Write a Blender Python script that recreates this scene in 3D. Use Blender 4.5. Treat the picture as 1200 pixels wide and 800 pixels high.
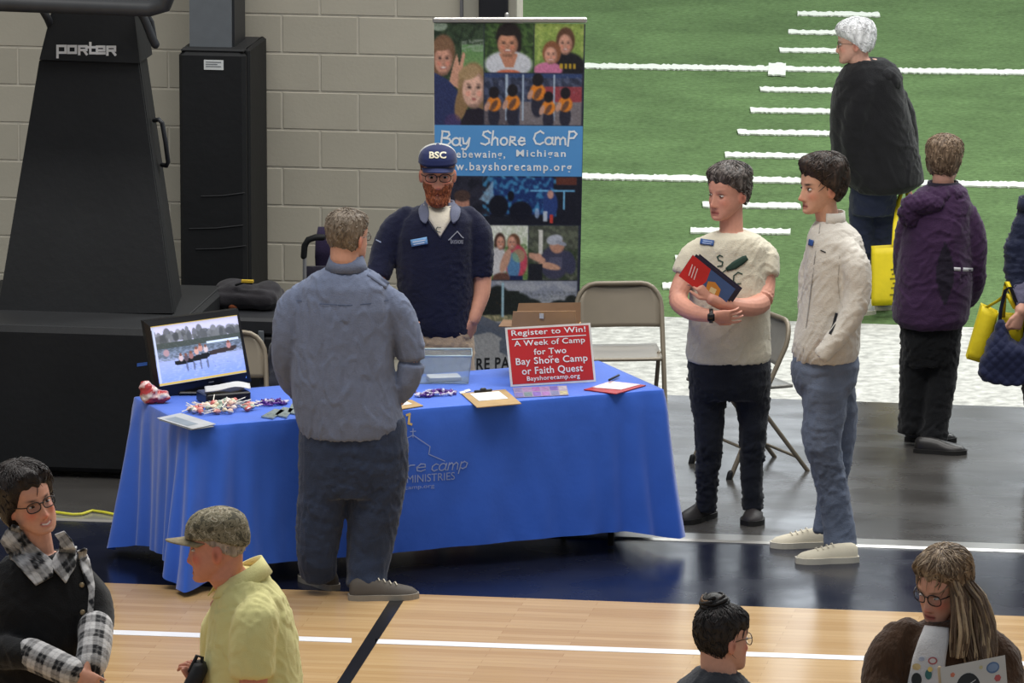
import bpy, math, random
import numpy as np
from mathutils import Vector, Matrix
from mathutils.bvhtree import BVHTree
from mathutils.geometry import tessellate_polygon
SC = bpy.context.scene
for o in list(bpy.data.objects): bpy.data.objects.remove(o)
COL = SC.collection
R = math.radians
# ------------------------------------------------------------------ camera (a long lens on the balcony)
F, PITCH, YAW, HCAM = 8300.0, math.atan(1565/8300.0), R(8.9), 7.095
cp, sp, cy_, sy_ = math.cos(PITCH), math.sin(PITCH), math.cos(YAW), math.sin(YAW)
RIGHT = np.array([cy_, sy_, 0.0]); HEAD = np.array([-sy_, cy_, 0.0])
FWD = np.array([HEAD[0]*cp, HEAD[1]*cp, -sp]); UP = np.array([HEAD[0]*sp, HEAD[1]*sp, cp])
CAM = np.array([0.0, 0.0, HCAM])
def ray(px, py): return FWD + RIGHT*((px-600)/F) - UP*((py-400)/F)
def P(px, py, z=0.0):                       # the point of the plane z seen at that place of the photograph
    d = ray(px, py); return CAM + d*((z-CAM[2])/d[2])
CAM[:2] -= P(500, 660)[:2]
def hit(px, py, A, w=0.0):                  # the point of the upright plane w metres behind A
    d = ray(px, py); return CAM + d*((np.dot(A-CAM, HEAD)+w)/np.dot(d, HEAD))
def scale_at(A): return F/np.dot(A-CAM, FWD)
cd = bpy.data.cameras.new('camera'); cam = bpy.data.objects.new('camera', cd); COL.objects.link(cam)
cam.location = CAM; cam.rotation_euler = (math.pi/2-PITCH, 0, YAW)
cd.sensor_width = 36; cd.lens = F/1200*36; cd.clip_end = 400; cd.clip_start = 1
SC.camera = cam
# ------------------------------------------------------------------ light
W = bpy.data.worlds.new('hall_light'); SC.world = W; W.use_nodes = True
W.node_tree.nodes['Background'].inputs[0].default_value = (0.86, 0.93, 1.0, 1)
W.node_tree.nodes['Background'].inputs[1].default_value = 0.34
def lamp(name, loc, size, power, color, rot=(0,0,0)):
    l = bpy.data.lights.new(name, 'AREA'); l.shape = 'RECTANGLE'; l.size, l.size_y = size; l.energy = power; l.color = color
    o = bpy.data.objects.new(name, l); o.location = loc; o.rotation_euler = rot; COL.objects.link(o); return o
lamp('court_lights', (-1, -4, 10.5), (9, 3), 760, (1, .97, .92))
lamp('court_lights', (3, 2, 10.5), (8, 3), 700, (1, .97, .92))
lamp('field_lights', (7, 13, 14), (16, 6), 3300, (.97, 1, .98))
SC.view_settings.view_transform = 'Standard'; SC.view_settings.look = 'None'
SC.view_settings.exposure = 0.12; SC.view_settings.gamma = 1.0; SC.view_settings.use_curve_mapping = False
# ------------------------------------------------------------------ materials
def lin(c):
    return tuple((x/255/12.92 if x/255 <= .04045 else ((x/255+.055)/1.055)**2.4) for x in c)
def mat(name, rgb=(128,128,128), rough=.6, metal=0, var=.15, scale=8, bump=0, bscale=60, attr=False, emit=0, trans=0, spec=.4, stretch=(1,1,1), alpha=1, sheen=0, coord='Object', aniso=None):
    m = bpy.data.materials.new(name); m.use_nodes = True; nt = m.node_tree; N = nt.nodes; L = nt.links
    b = N['Principled BSDF']; b.inputs['Roughness'].default_value = rough; b.inputs['Metallic'].default_value = metal
    b.inputs['Specular IOR Level'].default_value = spec
    if trans: b.inputs['Transmission Weight'].default_value = trans
    if sheen: b.inputs['Sheen Weight'].default_value = sheen
    b.inputs['Alpha'].default_value = alpha
    tc = N.new('ShaderNodeTexCoord'); mp = N.new('ShaderNodeMapping'); mp.inputs['Scale'].default_value = stretch
    L.new(tc.outputs[coord], mp.inputs[0])
    ns = N.new('ShaderNodeTexNoise'); ns.inputs['Scale'].default_value = scale; ns.inputs['Detail'].default_value = 6
    L.new(mp.outputs[0], ns.inputs['Vector'])
    rp = N.new('ShaderNodeMapRange'); rp.inputs[1].default_value = .3; rp.inputs[2].default_value = .7
    rp.inputs[3].default_value = 1-var; rp.inputs[4].default_value = 1+var; L.new(ns.outputs[0], rp.inputs[0])
    mx = N.new('ShaderNodeVectorMath'); mx.operation = 'SCALE'
    if attr:
        a = N.new('ShaderNodeAttribute'); a.attribute_name = 'Col'; L.new(a.outputs['Color'], mx.inputs[0])
    else: mx.inputs[0].default_value = lin(rgb)
    L.new(rp.outputs[0], mx.inputs['Scale']); L.new(mx.outputs[0], b.inputs['Base Color'])
    if emit:
        L.new(mx.outputs[0], b.inputs['Emission Color']); b.inputs['Emission Strength'].default_value = emit
    if bump:
        n2 = N.new('ShaderNodeTexNoise'); n2.inputs['Scale'].default_value = bscale; n2.inputs['Detail'].default_value = 4
        L.new(mp.outputs[0], n2.inputs['Vector'])
        bp = N.new('ShaderNodeBump'); bp.inputs['Strength'].default_value = bump; bp.inputs['Distance'].default_value = .01
        L.new(n2.outputs[0], bp.inputs['Height']); L.new(bp.outputs[0], b.inputs['Normal'])
    return m
# ------------------------------------------------------------------ geometry kit
class Geo:
    def __init__(s): s.V = []; s.F = []; s.n = 0
    def add(s, V, Fc):
        V = np.asarray(V, float).reshape(-1, 3); s.V.append(V)
        for f in Fc: s.F.append(tuple(int(i)+s.n for i in f))
        s.n += len(V); return s
    def verts(s): return np.vstack(s.V)
    def loft(s, rings, cap=True, closed=True):
        rings = [np.asarray(r, float) for r in rings]; n = len(rings[0]); V = np.vstack(rings); Fc = []
        for i in range(len(rings)-1):
            for j in range(n if closed else n-1):
                k = (j+1) % n; Fc.append((i*n+j, i*n+k, (i+1)*n+k, (i+1)*n+j))
        if cap:
            V = np.vstack([V, rings[0].mean(0), rings[-1].mean(0)]); a = len(V)-2
            for j in range(n):
                k = (j+1) % n; Fc.append((a, k, j)); m = (len(rings)-1)*n; Fc.append((a+1, m+j, m+k))
        return s.add(V, Fc)
    def tube(s, pts, rad, n=12, squash=1.0, up=None, round_=True, cap=True, flat_end=False):
        pts = np.asarray(pts, float); rad = np.asarray(rad, float)
        if rad.ndim == 0: rad = np.full(len(pts), float(rad))
        T = np.gradient(pts, axis=0); T /= np.linalg.norm(T, axis=1)[:, None]+1e-12
        if up is None: up = np.array([0.31, .77, .55]) if abs(T[0][2]) > .7 else np.array([0.0, 0, 1])
        up = np.asarray(up, float); rings = []; a = np.linspace(0, 2*np.pi, n, endpoint=False)
        st = []
        if round_:
            for t in (80, 50, 25): st.append((pts[0]-T[0]*rad[0]*math.sin(R(t)), T[0], rad[0]*math.cos(R(t))))
        for p, t, r in zip(pts, T, rad): st.append((p, t, r))
        if flat_end: st.append((pts[-1]+T[-1]*rad[-1]*.05, T[-1], rad[-1]*.93))
        elif round_:
            for t in (25, 50, 80): st.append((pts[-1]+T[-1]*rad[-1]*math.sin(R(t)), T[-1], rad[-1]*math.cos(R(t))))
        for p, t, r in st:
            x = np.cross(up, t); x /= np.linalg.norm(x)+1e-12; y = np.cross(t, x)
            rings.append(p+np.outer(np.cos(a), x)*r+np.outer(np.sin(a), y)*r*squash)
        return s.loft(rings, cap)
    def ell(s, c, r, M=None, n=16, m=10):
        c = np.asarray(c, float); r = np.asarray(r, float)*np.ones(3); rings = []; a = np.linspace(0, 2*np.pi, n, endpoint=False)
        for i in range(1, m):
            t = math.pi*i/m; q = np.stack([np.cos(a)*math.sin(t)*r[0], np.sin(a)*math.sin(t)*r[1], np.full(n, -math.cos(t)*r[2])], 1)
            if M is not None: q = q@np.asarray(M).T
            rings.append(q+c)
        return s.loft(rings)
    def box(s, c, h, M=None, bev=0):
        x, y, z = h; q = np.array([[i*x, j*y, k*z] for k in (-1, 1) for i, j in ((-1,-1),(1,-1),(1,1),(-1,1))], float)
        if bev:
            q = []
            for k, e in ((-1, bev), (-1, 0), (1, 0), (1, bev)):
                zz = k*(z if e else z-bev); X, Y = x-e, y-e; b = bev
                q += [[-X+b,-Y,zz],[X-b,-Y,zz],[X,-Y+b,zz],[X,Y-b,zz],[X-b,Y,zz],[-X+b,Y,zz],[-X,Y-b,zz],[-X,-Y+b,zz]]
            q = np.array(q, float)
            if M is not None: q = q@np.asarray(M).T
            q += np.asarray(c); return s.loft([q[i*8:i*8+8] for i in range(4)])
        if M is not None: q = q@np.asarray(M).T
        return s.add(q+np.asarray(c), [(3,2,1,0),(4,5,6,7),(0,1,5,4),(1,2,6,5),(2,3,7,6),(3,0,4,7)])
    def ribbon(s, A, B, th, side=None):     # a sheet between polylines A and B with thickness
        A = np.asarray(A, float); B = np.asarray(B, float); T = np.gradient(A, axis=0); N = np.cross(T, B-A)
        N /= np.linalg.norm(N, axis=1)[:, None]+1e-12; N *= th/2; k = len(A)
        return s.loft([np.stack([A[i]-N[i], A[i]+N[i], B[i]+N[i], B[i]-N[i]]) for i in range(k)])
    def sheet(s, G, th, nrm=None):          # a grid of points (h,w,3) as a solid sheet
        G = np.asarray(G, float); h, w = G.shape[:2]
        du = np.gradient(G, axis=1); dv = np.gradient(G, axis=0); N = np.cross(du, dv); N /= np.linalg.norm(N, axis=2)[..., None]+1e-12
        V = np.concatenate([(G+N*th/2).reshape(-1,3), (G-N*th/2).reshape(-1,3)]); Fc = []; o = h*w; I = lambda i,j: i*w+j
        for i in range(h-1):
            for j in range(w-1):
                Fc.append((I(i,j),I(i,j+1),I(i+1,j+1),I(i+1,j))); Fc.append((o+I(i,j),o+I(i+1,j),o+I(i+1,j+1),o+I(i,j+1)))
        b = [I(0,j) for j in range(w)]+[I(i,w-1) for i in range(1,h)]+[I(h-1,j) for j in range(w-2,-1,-1)]+[I(i,0) for i in range(h-2,0,-1)]
        for q in range(len(b)):
            a1, a2 = b[q], b[(q+1)%len(b)]; Fc.append((a1, o+a1, o+a2, a2))
        return s.add(V, Fc)
def smoothstep(x, a, b):
    t = np.clip((x-a)/(b-a), 0, 1); return t*t*(3-2*t)
def wave(V, seed, freq, k=7, warp=.6):
    r = np.random.RandomState(seed); o = np.zeros(len(V)); tot = 0
    for i in range(k):
        d = r.normal(size=3); d /= np.linalg.norm(d); f = freq*(1+r.rand()*1.6); d2 = r.normal(size=3)
        a = 1/(1+i*.3); o += a*np.sin(V@d*f+warp*2*np.sin(V@d2*freq*.7+r.rand()*6)+r.rand()*6); tot += a
    return o/tot
def newobj(name, V, Fc, m=None, parent=None, smooth=True, cols=None, matidx=None, rec=True):
    me = bpy.data.meshes.new(name); me.from_pydata(np.asarray(V).tolist(), [], Fc)
    me.validate()
    if smooth: me.shade_smooth()
    if m is not None:
        for q in (m if isinstance(m, (list, tuple)) else [m]): me.materials.append(q)
    if matidx is not None: me.polygons.foreach_set('material_index', np.asarray(matidx, np.int32))
    if cols is not None: paint(me, cols)
    if rec and len(Fc) < 60000:
        import bmesh
        b = bmesh.new(); b.from_mesh(me); bmesh.ops.recalc_face_normals(b, faces=b.faces); b.to_mesh(me); b.free()
    o = bpy.data.objects.new(name, me); COL.objects.link(o)
    if parent is not None: o.parent = parent
    return o
def paint(me, C):                            # C: per-vertex linear rgb
    a = me.color_attributes.new('Col', 'FLOAT_COLOR', 'POINT')
    q = np.ones((len(me.vertices), 4), np.float32); q[:, :3] = C; a.data.foreach_set('color', q.ravel())
def obj(name, g, m, parent=None, smooth=True, **k): return newobj(name, g.verts(), g.F, m, parent, smooth, **k)
def flat(name, g, m, parent=None, **k): return obj(name, g, m, parent, smooth=False, **k)
def tag(o, label, cat, group=None, kind=None):
    if label: o['label'] = label
    if cat: o['category'] = cat
    if group: o['group'] = group
    if kind: o['kind'] = kind
    return o
def struct(o): o['kind'] = 'structure'; return o
def empty(name, loc=(0,0,0), rz=0):
    o = bpy.data.objects.new(name, None); o.location = loc; o.rotation_euler = (0, 0, rz); o.empty_display_size = .1; COL.objects.link(o); return o
def copy_tree(o, parent=None):
    c = o.copy(); COL.objects.link(c)
    if parent is not None: c.parent = parent
    for ch in list(o.children): copy_tree(ch, c)
    return c
def remesh(g, voxel, smooth=4, fac=.5):
    me = bpy.data.meshes.new('t'); me.from_pydata(g.verts().tolist(), [], g.F); o = bpy.data.objects.new('t', me); COL.objects.link(o)
    md = o.modifiers.new('r', 'REMESH'); md.mode = 'VOXEL'; md.voxel_size = voxel
    if smooth:
        ms = o.modifiers.new('s', 'SMOOTH'); ms.iterations = smooth; ms.factor = fac
    dg = bpy.context.evaluated_depsgraph_get(); ev = o.evaluated_get(dg); m2 = bpy.data.meshes.new_from_object(ev)
    bpy.data.objects.remove(o); bpy.data.meshes.remove(me); m2.shade_smooth(); return m2
def mesh_V(me):
    a = np.empty(len(me.vertices)*3, np.float32); me.vertices.foreach_get('co', a); return a.reshape(-1, 3).astype(float)
def mesh_N(me):
    a = np.empty(len(me.vertices)*3, np.float32); me.vertex_normals.foreach_get('vector', a); return a.reshape(-1, 3).astype(float)
def set_V(me, V): me.vertices.foreach_set('co', V.astype(np.float32).ravel()); me.update()
def link(name, me, m, parent):
    me.name = name; me.materials.clear(); me.materials.append(m); o = bpy.data.objects.new(name, me); COL.objects.link(o); o.parent = parent; return o
# ------------------------------------------------------------------ lettering
def text_geo(s, bold=0.0, spacing=1.0):
    c = bpy.data.curves.new('t', 'FONT'); c.body = s; c.size = 1; c.offset = bold; c.space_character = spacing; c.resolution_u = 3
    o = bpy.data.objects.new('t', c); COL.objects.link(o)
    dg = bpy.context.evaluated_depsgraph_get(); me = bpy.data.meshes.new_from_object(o.evaluated_get(dg))
    V = mesh_V(me); Fc = [tuple(p.vertices) for p in me.polygons]; bpy.data.objects.remove(o); bpy.data.meshes.remove(me); return V[:, :2], Fc
def text_px(s, x0, x1, ytop, ybot, bold=0.0, slope=0.0, spacing=1.0, ref=None):
    V, Fc = text_geo(s, bold, spacing); lo, hi = V.min(0), V.max(0); Q = (V-lo)/(hi-lo+1e-9)
    X = x0+Q[:, 0]*(x1-x0); Y = ybot-Q[:, 1]*(ybot-ytop)+(X-x0)*slope
    return np.stack([X, Y], 1), Fc
def arc(cx, cy, rx, ry, a0, a1, n=9): return [(cx+rx*math.cos(R(a0+(a1-a0)*i/(n-1))), cy+ry*math.sin(R(a0+(a1-a0)*i/(n-1)))) for i in range(n)]
GL = {
 'B': (.62, [[(.08,0),(.12,1)], [(.1,1),(.45,.95),(.5,.75),(.38,.56),(.14,.52)], [(.14,.52),(.5,.46),(.6,.25),(.45,.05),(.04,0)]]),
 'a': (.56, [arc(.25,.26,.2,.26,60,400,14), [(.46,.52),(.44,.1),(.52,.0)]]),
 'y': (.5, [[(.04,.52),(.1,.14),(.24,.12),(.4,.52)], [(.4,.52),(.36,.0),(.22,-.28),(.04,-.24)]]),
 'S': (.62, [[(.56,.86),(.4,1),(.16,.92),(.12,.7),(.3,.55),(.5,.42),(.52,.16),(.3,0),(.04,.1)]]),
 'h': (.52, [[(.1,1),(.06,0)], [(.08,.35),(.24,.54),(.38,.44),(.42,0)]]),
 'o': (.54, [arc(.26,.26,.2,.26,90,450,15)]),
 'r': (.44, [[(.08,.52),(.08,0)], [(.08,.3),(.2,.5),(.38,.5)]]),
 'Q': (.54, [[(.08,0),(.1,.6),(.36,.56),(.36,.36),(.12,.28),(.46,0)]]),
 'e': (.5, [[(.08,.28),(.42,.3),(.38,.5),(.2,.55),(.06,.3),(.12,.06),(.28,0),(.44,.1)]]),
 'C': (.66, [[(.58,.84),(.4,1),(.14,.8),(.06,.42),(.2,.06),(.42,0),(.6,.14)]]),
 'c': (.46, [[(.42,.46),(.26,.54),(.08,.36),(.08,.14),(.24,0),(.42,.08)]]),
 'm': (.74, [[(.06,.54),(.06,0)], [(.06,.36),(.2,.54),(.32,.4),(.34,0)], [(.34,.36),(.48,.54),(.6,.42),(.64,0)]]),
 'p': (.54, [[(.06,.54),(.04,-.32)], [(.06,.44),(.24,.56),(.44,.42),(.42,.14),(.24,.02),(.06,.12)]]),
 'P': (.54, [[(.08,1.0),(.04,-.1)], [(.06,.95),(.34,1.0),(.5,.8),(.34,.5),(.08,.48)]]),
 ' ': (.4, []),
 # square sports lettering
 '1': (.86, [[(.1,-.35),(.1,.8),(.78,.8),(.78,.12),(.3,.12)]]), '2': (.9, [[(.12,.12),(.12,.8),(.78,.8),(.78,.12),(.12,.12)]]),
 '3': (.86, [[(.1,0),(.1,.8),(.76,.8),(.76,.42),(.3,.42)], [(.5,.42),(.78,0)]]), '4': (.6, [[(.2,1.15),(.2,.12),(.56,.12)], [(.02,.72),(.56,.72)]]),
 '5': (.86, [[(.24,.42),(.76,.42),(.76,.8),(.12,.8),(.12,.12),(.78,.12)]]),
 'T': (.6, []),
}
def strokes(s, x0, x1, ytop, ybot, width, slant=0.0, slope=0.0):
    tot = sum(GL[c][0] for c in s); k = (x1-x0)/tot; out = []; x = 0; h = ybot-ytop
    for c in s:
        w, pl = GL[c]
        for l in pl: out.append(([(x0+(x+a)*k+slant*b*h, ybot-b*h+slope*(x+a)*k) for a, b in l], width))
        x += w
    return out
def stroke_geo(sts):                          # flat px ribbons with round joints
    V, Fc, n = [], [], 0
    for l, w in sts:
        l = np.asarray(l, float)
        for a, b in zip(l[:-1], l[1:]):
            d = b-a; L_ = np.linalg.norm(d)+1e-9; d = d/L_; q = np.array([-d[1], d[0]])*w/2; e = d*w*.46
            V += [a-e-q, b+e-q, b+e+q, a-e+q]; Fc.append((n, n+1, n+2, n+3)); n += 4
    return np.array(V), Fc
def mapped(name, V2, Fc, f, m, parent, off=0.0, **k):
    return newobj(name, np.array([f(x, y, off+(i//4 % 60)*3e-5) for i, (x, y) in enumerate(V2)]), Fc, m, parent, smooth=False, rec=False, **k)
# ================================================================== THE SETTING
def extra(m, fn): fn(m.node_tree, m.node_tree.nodes, m.node_tree.links, m.node_tree.nodes['Principled BSDF']); return m
M_maple = mat('maple_floor', (190,158,114), rough=.24, var=.06, scale=3, stretch=(1,8,1), spec=.5)
def planks(nt, N, L, b):
    tc = N['Texture Coordinate']; br = N.new('ShaderNodeTexBrick'); mp = N.new('ShaderNodeMapping')
    L.new(tc.outputs['Object'], mp.inputs[0]); L.new(mp.outputs[0], br.inputs[0])
    br.inputs['Scale'].default_value = 1; br.inputs['Brick Width'].default_value = .9; br.inputs['Row Height'].default_value = .057
    br.inputs['Mortar Size'].default_value = .0008; br.offset = .37; br.inputs['Color1'].default_value = (1,1,1,1); br.inputs['Color2'].default_value = (.84,.78,.70,1)
    br.inputs['Mortar'].default_value = (.55,.45,.35,1); br.inputs['Bias'].default_value = -.1
    mx = N.new('ShaderNodeMix'); mx.data_type = 'RGBA'; mx.blend_type = 'MULTIPLY'; mx.inputs[0].default_value = 1
    src = b.inputs['Base Color'].links[0].from_socket; L.new(src, mx.inputs[6]); L.new(br.outputs['Color'], mx.inputs[7]); L.new(mx.outputs[2], b.inputs['Base Color'])
extra(M_maple, planks)
def rough_noise(scale, lo, hi, stretch=(1,1,1)):
    def f(nt, N, L, b):
        mp = N.new('ShaderNodeMapping'); mp.inputs['Scale'].default_value = stretch; L.new(N['Texture Coordinate'].outputs['Object'], mp.inputs[0])
        n = N.new('ShaderNodeTexNoise'); n.inputs['Scale'].default_value = scale; n.inputs['Detail'].default_value = 5; L.new(mp.outputs[0], n.inputs['Vector'])
        r = N.new('ShaderNodeMapRange'); r.inputs[1].default_value = .3; r.inputs[2].default_value = .7; r.inputs[3].default_value = lo; r.inputs[4].default_value = hi
        L.new(n.outputs[0], r.inputs[0]); L.new(r.outputs[0], b.inputs['Roughness'])
    return f
M_navy = extra(mat('navy_court_paint', (15,19,36), rough=.25, var=.1, scale=2, spec=.5), rough_noise(2, .16, .34))
M_conc = extra(mat('polished_concrete', (66,64,62), rough=.3, var=.22, scale=1.3, stretch=(1,2.2,1), spec=.5), rough_noise(1.5, .16, .36, (1,2,1)))
M_turf = mat('turf', (88,112,70), rough=.9, var=.26, scale=26, bump=.6, bscale=120, stretch=(1,1,1), spec=.1)
def turf_tint(nt, N, L, b):
    n = N.new('ShaderNodeTexNoise'); n.inputs['Scale'].default_value = 1.1; n.inputs['Detail'].default_value = 9; n.inputs['Roughness'].default_value = .75
    L.new(N['Texture Coordinate'].outputs['Object'], n.inputs['Vector'])
    r = N.new('ShaderNodeMapRange'); r.inputs[1].default_value = .3; r.inputs[2].default_value = .7; r.inputs[3].default_value = .70; r.inputs[4].default_value = 1.30
    L.new(n.outputs[0], r.inputs[0]); mx = N.new('ShaderNodeVectorMath'); mx.operation = 'SCALE'
    src = b.inputs['Base Color'].links[0].from_socket; L.new(src, mx.inputs[0]); L.new(r.outputs[0], mx.inputs['Scale']); L.new(mx.outputs[0], b.inputs['Base Color'])
extra(M_turf, turf_tint)
M_line = mat('white_turf', (212,216,206), rough=.9, var=.08, scale=60, spec=.1)
M_border = mat('white_border_turf', (184,184,178), rough=.9, var=.32, scale=16, bump=.6, bscale=60, spec=.1)
M_cline = mat('white_court_paint', (235,235,238), rough=.25, var=.03)
M_kline = mat('black_court_paint', (22,22,26), rough=.25, var=.1)
M_alu = mat('brushed_aluminium', (178,176,172), rough=.3, metal=.75, var=.12, scale=30, stretch=(.2,6,1))
M_mortar = mat('mortar', (186,181,168), rough=.9, var=.08, scale=20)
M_block = mat('painted_block', (168,163,149), rough=.75, var=.05, scale=2.5, bump=.08, bscale=60)
def per_object(nt, N, L, b, amt=.05):
    oi = N.new('ShaderNodeObjectInfo'); r = N.new('ShaderNodeMapRange'); r.inputs[3].default_value = 1-amt; r.inputs[4].default_value = 1+amt
    L.new(oi.outputs['Random'], r.inputs[0]); mx = N.new('ShaderNodeVectorMath'); mx.operation = 'SCALE'
    src = b.inputs['Base Color'].links[0].from_socket; L.new(src, mx.inputs[0]); L.new(r.outputs[0], mx.inputs['Scale']); L.new(mx.outputs[0], b.inputs['Base Color'])
extra(M_block, per_object)
def ln(y0, sl, ext=22):
    a, b = P(100, y0+sl*(100-600)), P(1100, y0+sl*(1100-600)); d = (b-a)/np.linalg.norm(b-a); m = (a+b)/2
    return m-d*ext, m+d*ext
def slab(name, a, b, m, top=0.0, th=.06):
    q = np.array([a[0], a[1], b[1], b[0]]); q[:, 2] = top; lo = q.copy(); lo[:, 2] = top-th
    g = Geo(); g.add(np.vstack([q, lo]), [(0,1,2,3),(7,6,5,4),(0,4,5,1),(1,5,6,2),(2,6,7,3),(3,7,4,0)]); return struct(flat(name, g, m))
near = (np.array([-22., -16, 0]), np.array([22., -16, 0])); far = (np.array([-30., 32, 0]), np.array([34., 32, 0]))
L_wood, L_strip, L_b0, L_b1 = ln(700, .0364), ln(622.5, .033), ln(456.5, .034), ln(365, .034)
court = slab('floor', near, L_wood, M_maple)
navy = slab('floor', L_wood, L_strip, M_navy)
conc = slab('floor', L_strip, L_b0, M_conc)
turf = slab('floor', L_b1, far, M_turf, th=.05)
bord = slab('floor', L_b0, L_b1, M_border, th=.05)
g = Geo(); a, b = ln(618.5, .033), ln(627.5, .033)
g.box((0,0,0), (1,1,1)); v = np.array([a[0],b[0],b[1],a[1]])
g = Geo(); q = np.array([b[0], b[1], a[1], a[0]]); q[:,2] = .001; t = q.copy(); t[:,2] = .009; t[[0,1],1] += .02; t[[2,3],1] -= .02
g.add(np.vstack([q, t]), [(4,5,6,7),(0,1,5,4),(1,2,6,5),(2,3,7,6),(3,0,4,7)])
g2 = Geo(); strip = flat('trim_1', g, M_alu); struct(strip)
def pquad(name, pts, m, parent, z=.002, th=.0015):
    q = np.array([P(x, y, z) for x, y in pts]); lo = q.copy(); lo[:, 2] -= th; n = len(q); g = Geo()
    g.add(np.vstack([q, lo]), [tuple(range(n))]+[(i, (i+1)%n, n+(i+1)%n, n+i) for i in range(n)]); return flat(name, g, m, parent)
def at_wood(x, y0): return y0+.0364*(x-600)
for x0, x1 in ((-260, 412), (440, 1600)):
    f = lambda x: 756.5+.0345*(x-600)
    pquad('painted_line', [(x0,f(x0)+2.6),(x1,f(x1)+2.6),(x1,f(x1)-2.6),(x0,f(x0)-2.6)], M_cline, court)
pquad('painted_line', [(382,820),(398,820),(478,695.5),(462,694.8)], M_kline, court)
# field markings: each with the ragged edge of cut turf
def turf_line(name, x0, y0, x1, y1, th, ragged=.9):
    n = max(8, int(abs(x1-x0)/3)); r = random.Random(int(y0*7)); up, dn = [], []
    for i in range(n+1):
        t = i/n; x = x0+(x1-x0)*t; y = y0+(y1-y0)*t
        up.append((x+r.uniform(-1,1), y-th/2+r.uniform(-ragged, ragged))); dn.append((x+r.uniform(-1,1), y+th/2+r.uniform(-ragged*.5, ragged*.5)))
    V = [P(x, y, .012) for x, y in up+dn]; m = n+1
    V += [v-np.array([0,0,.01]) for v in V]
    Fc = [(i, i+1, m+i+1, m+i) for i in range(n)]+[(m+i, m+i+1, 3*m+i+1, 3*m+i) for i in range(n)]+[(i+1, i, 2*m+i, 2*m+i+1) for i in range(n)]
    return newobj(name, V, Fc, M_line, turf, smooth=False)
turf_line('yard_line', -300, 62, 1500, 88.5, 5.2); turf_line('yard_line', -300, 187, 1500, 221.5, 6)
turf_line('yard_line', 1040, -44, 1500, -38, 4.5)
turf_line('yard_marker', 900, 80.8, 921, 81.3, 14, .8).location.z = .004
for xl, y, xr in ((934,15,1031),(924,36.6,1023),(913.4,57.6,1014),(890.6,103.8,996),(879,128.4,986),(864.5,154,973.5),(850,180.6,960.5),(823.4,239,938),(809,269,926),(791.6,301.5,912.5),(776,334,899)):
    turf_line('hash_mark', xl, y, xr, y+1.6, 4.2+y*.006)
    turf_line('hash_mark', xl+1180*.86, y+16, xr+1180*.86, y+18, 4.2+y*.006)
# ------------------------------------------------------------------ painted block wall
WY = P(500, 436)[1]; A_W = P(500, 436)
def onY(px, py, Y):                           # the point of the plane y = Y seen at that place
    d = ray(px, py); return CAM+d*((Y-CAM[1])/d[1])
zj = onY(312.5, 61.5, WY)[2]; xj = onY(464.5, 85, WY)[0]; BW, BH = .4064, .2032
XR = onY(543, 100, WY)[0]; X_end = onY(606, 100, WY)[0]; XL = onY(-40, 100, WY)[0]
def wallbox(name, x0, x1, y0, y1, z0, z1, m, parent=None, bev=0):
    g = Geo(); g.box(((x0+x1)/2, (y0+y1)/2, (z0+z1)/2), ((x1-x0)/2, (y1-y0)/2, (z1-z0)/2), bev=bev); return flat(name, g, m, parent)
wall = struct(wallbox('wall_back', XL-14, X_end, WY, WY+.2, 0, 9, M_mortar))
def block_mesh(w):
    g = Geo(); g.box((0, 0, 0), ((w-.009)/2, .02, (BH-.009)/2), bev=.003); me = bpy.data.meshes.new('block'); me.from_pydata(g.verts().tolist(), [], g.F); me.materials.append(M_block); return me
blk = {}
r0 = -int(zj/BH)
for r in range(-int(zj/BH)-1, 4):
    zc = zj-BH/2+r*BH+BH*0
    if zc < .02: continue
    off = 0 if (r % 2 == 0) else .5
    k0 = math.floor((XL-xj)/BW)-1
    for k in range(k0, 6):
        a = max(xj+(k+off)*BW, XL-.4); b = min(xj+(k+1+off)*BW, XR)
        if b-a < .06: continue
        w = round(b-a, 3)
        if w not in blk: blk[w] = block_mesh(w)
        o = bpy.data.objects.new('block', blk[w]); o.location = ((a+b)/2, WY+.0155, zc); COL.objects.link(o); o.parent = wall
M_jamb = mat('painted_jamb', (142,139,128), rough=.6, var=.05)
M_pad = mat('black_vinyl_pad', (27,28,30), rough=.62, var=.12, scale=3, bump=.15, bscale=25, spec=.25)
M_padlite = mat('charcoal_vinyl', (36,37,39), rough=.6, var=.12, scale=4, spec=.3)
struct(wallbox('trim_2', XR+.006, X_end-.001, WY-.03, WY-.001, 0, 9, M_jamb))
xa, xb = onY(563, 10, WY)[0], onY(597, 10, WY)[0]
struct(wallbox('trim_3', xa, xb, WY-.06, WY-.031, 0, 9, mat('dark_gap_panel', (20,21,28), rough=.5), bev=.006))  # black panel put in place of the dark recess at the wall end
struct(wallbox('trim_4', XR-.012, XR+.004, WY-.035, WY-.001, 0, 9, mat('dark_joint', (95,95,98), rough=.5)))
# upper plain courses above the frame, far end wall and its daylight panels (mirrored in the polished floor)
struct(wallbox('trim_5', XL-14, XR, WY-.0045, WY-.0005, zj-BH/2+3.5*BH+.006, 9, M_block))
M_far = mat('pale_far_wall', (190,190,186), rough=.8, var=.05)
struct(wallbox('wall_far', -34, 34, 33, 33.3, 0, 13, M_far))
M_day = mat('daylight_panel', (240,246,255), var=.02, emit=1.6)
xs = -8.0; n = 1
for wd, gap in ((1.5,.9),(2.4,.5),(1.6,1.2),(3.0,.6),(2.0,1.0),(2.6,.7),(3.0,.5),(2.4,.6),(2.4,.6)):
    struct(wallbox('window_%d' % n, xs, xs+wd, 32.9, 32.99, 3.4, 10.6, M_day)); xs += wd+gap; n += 1
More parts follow.
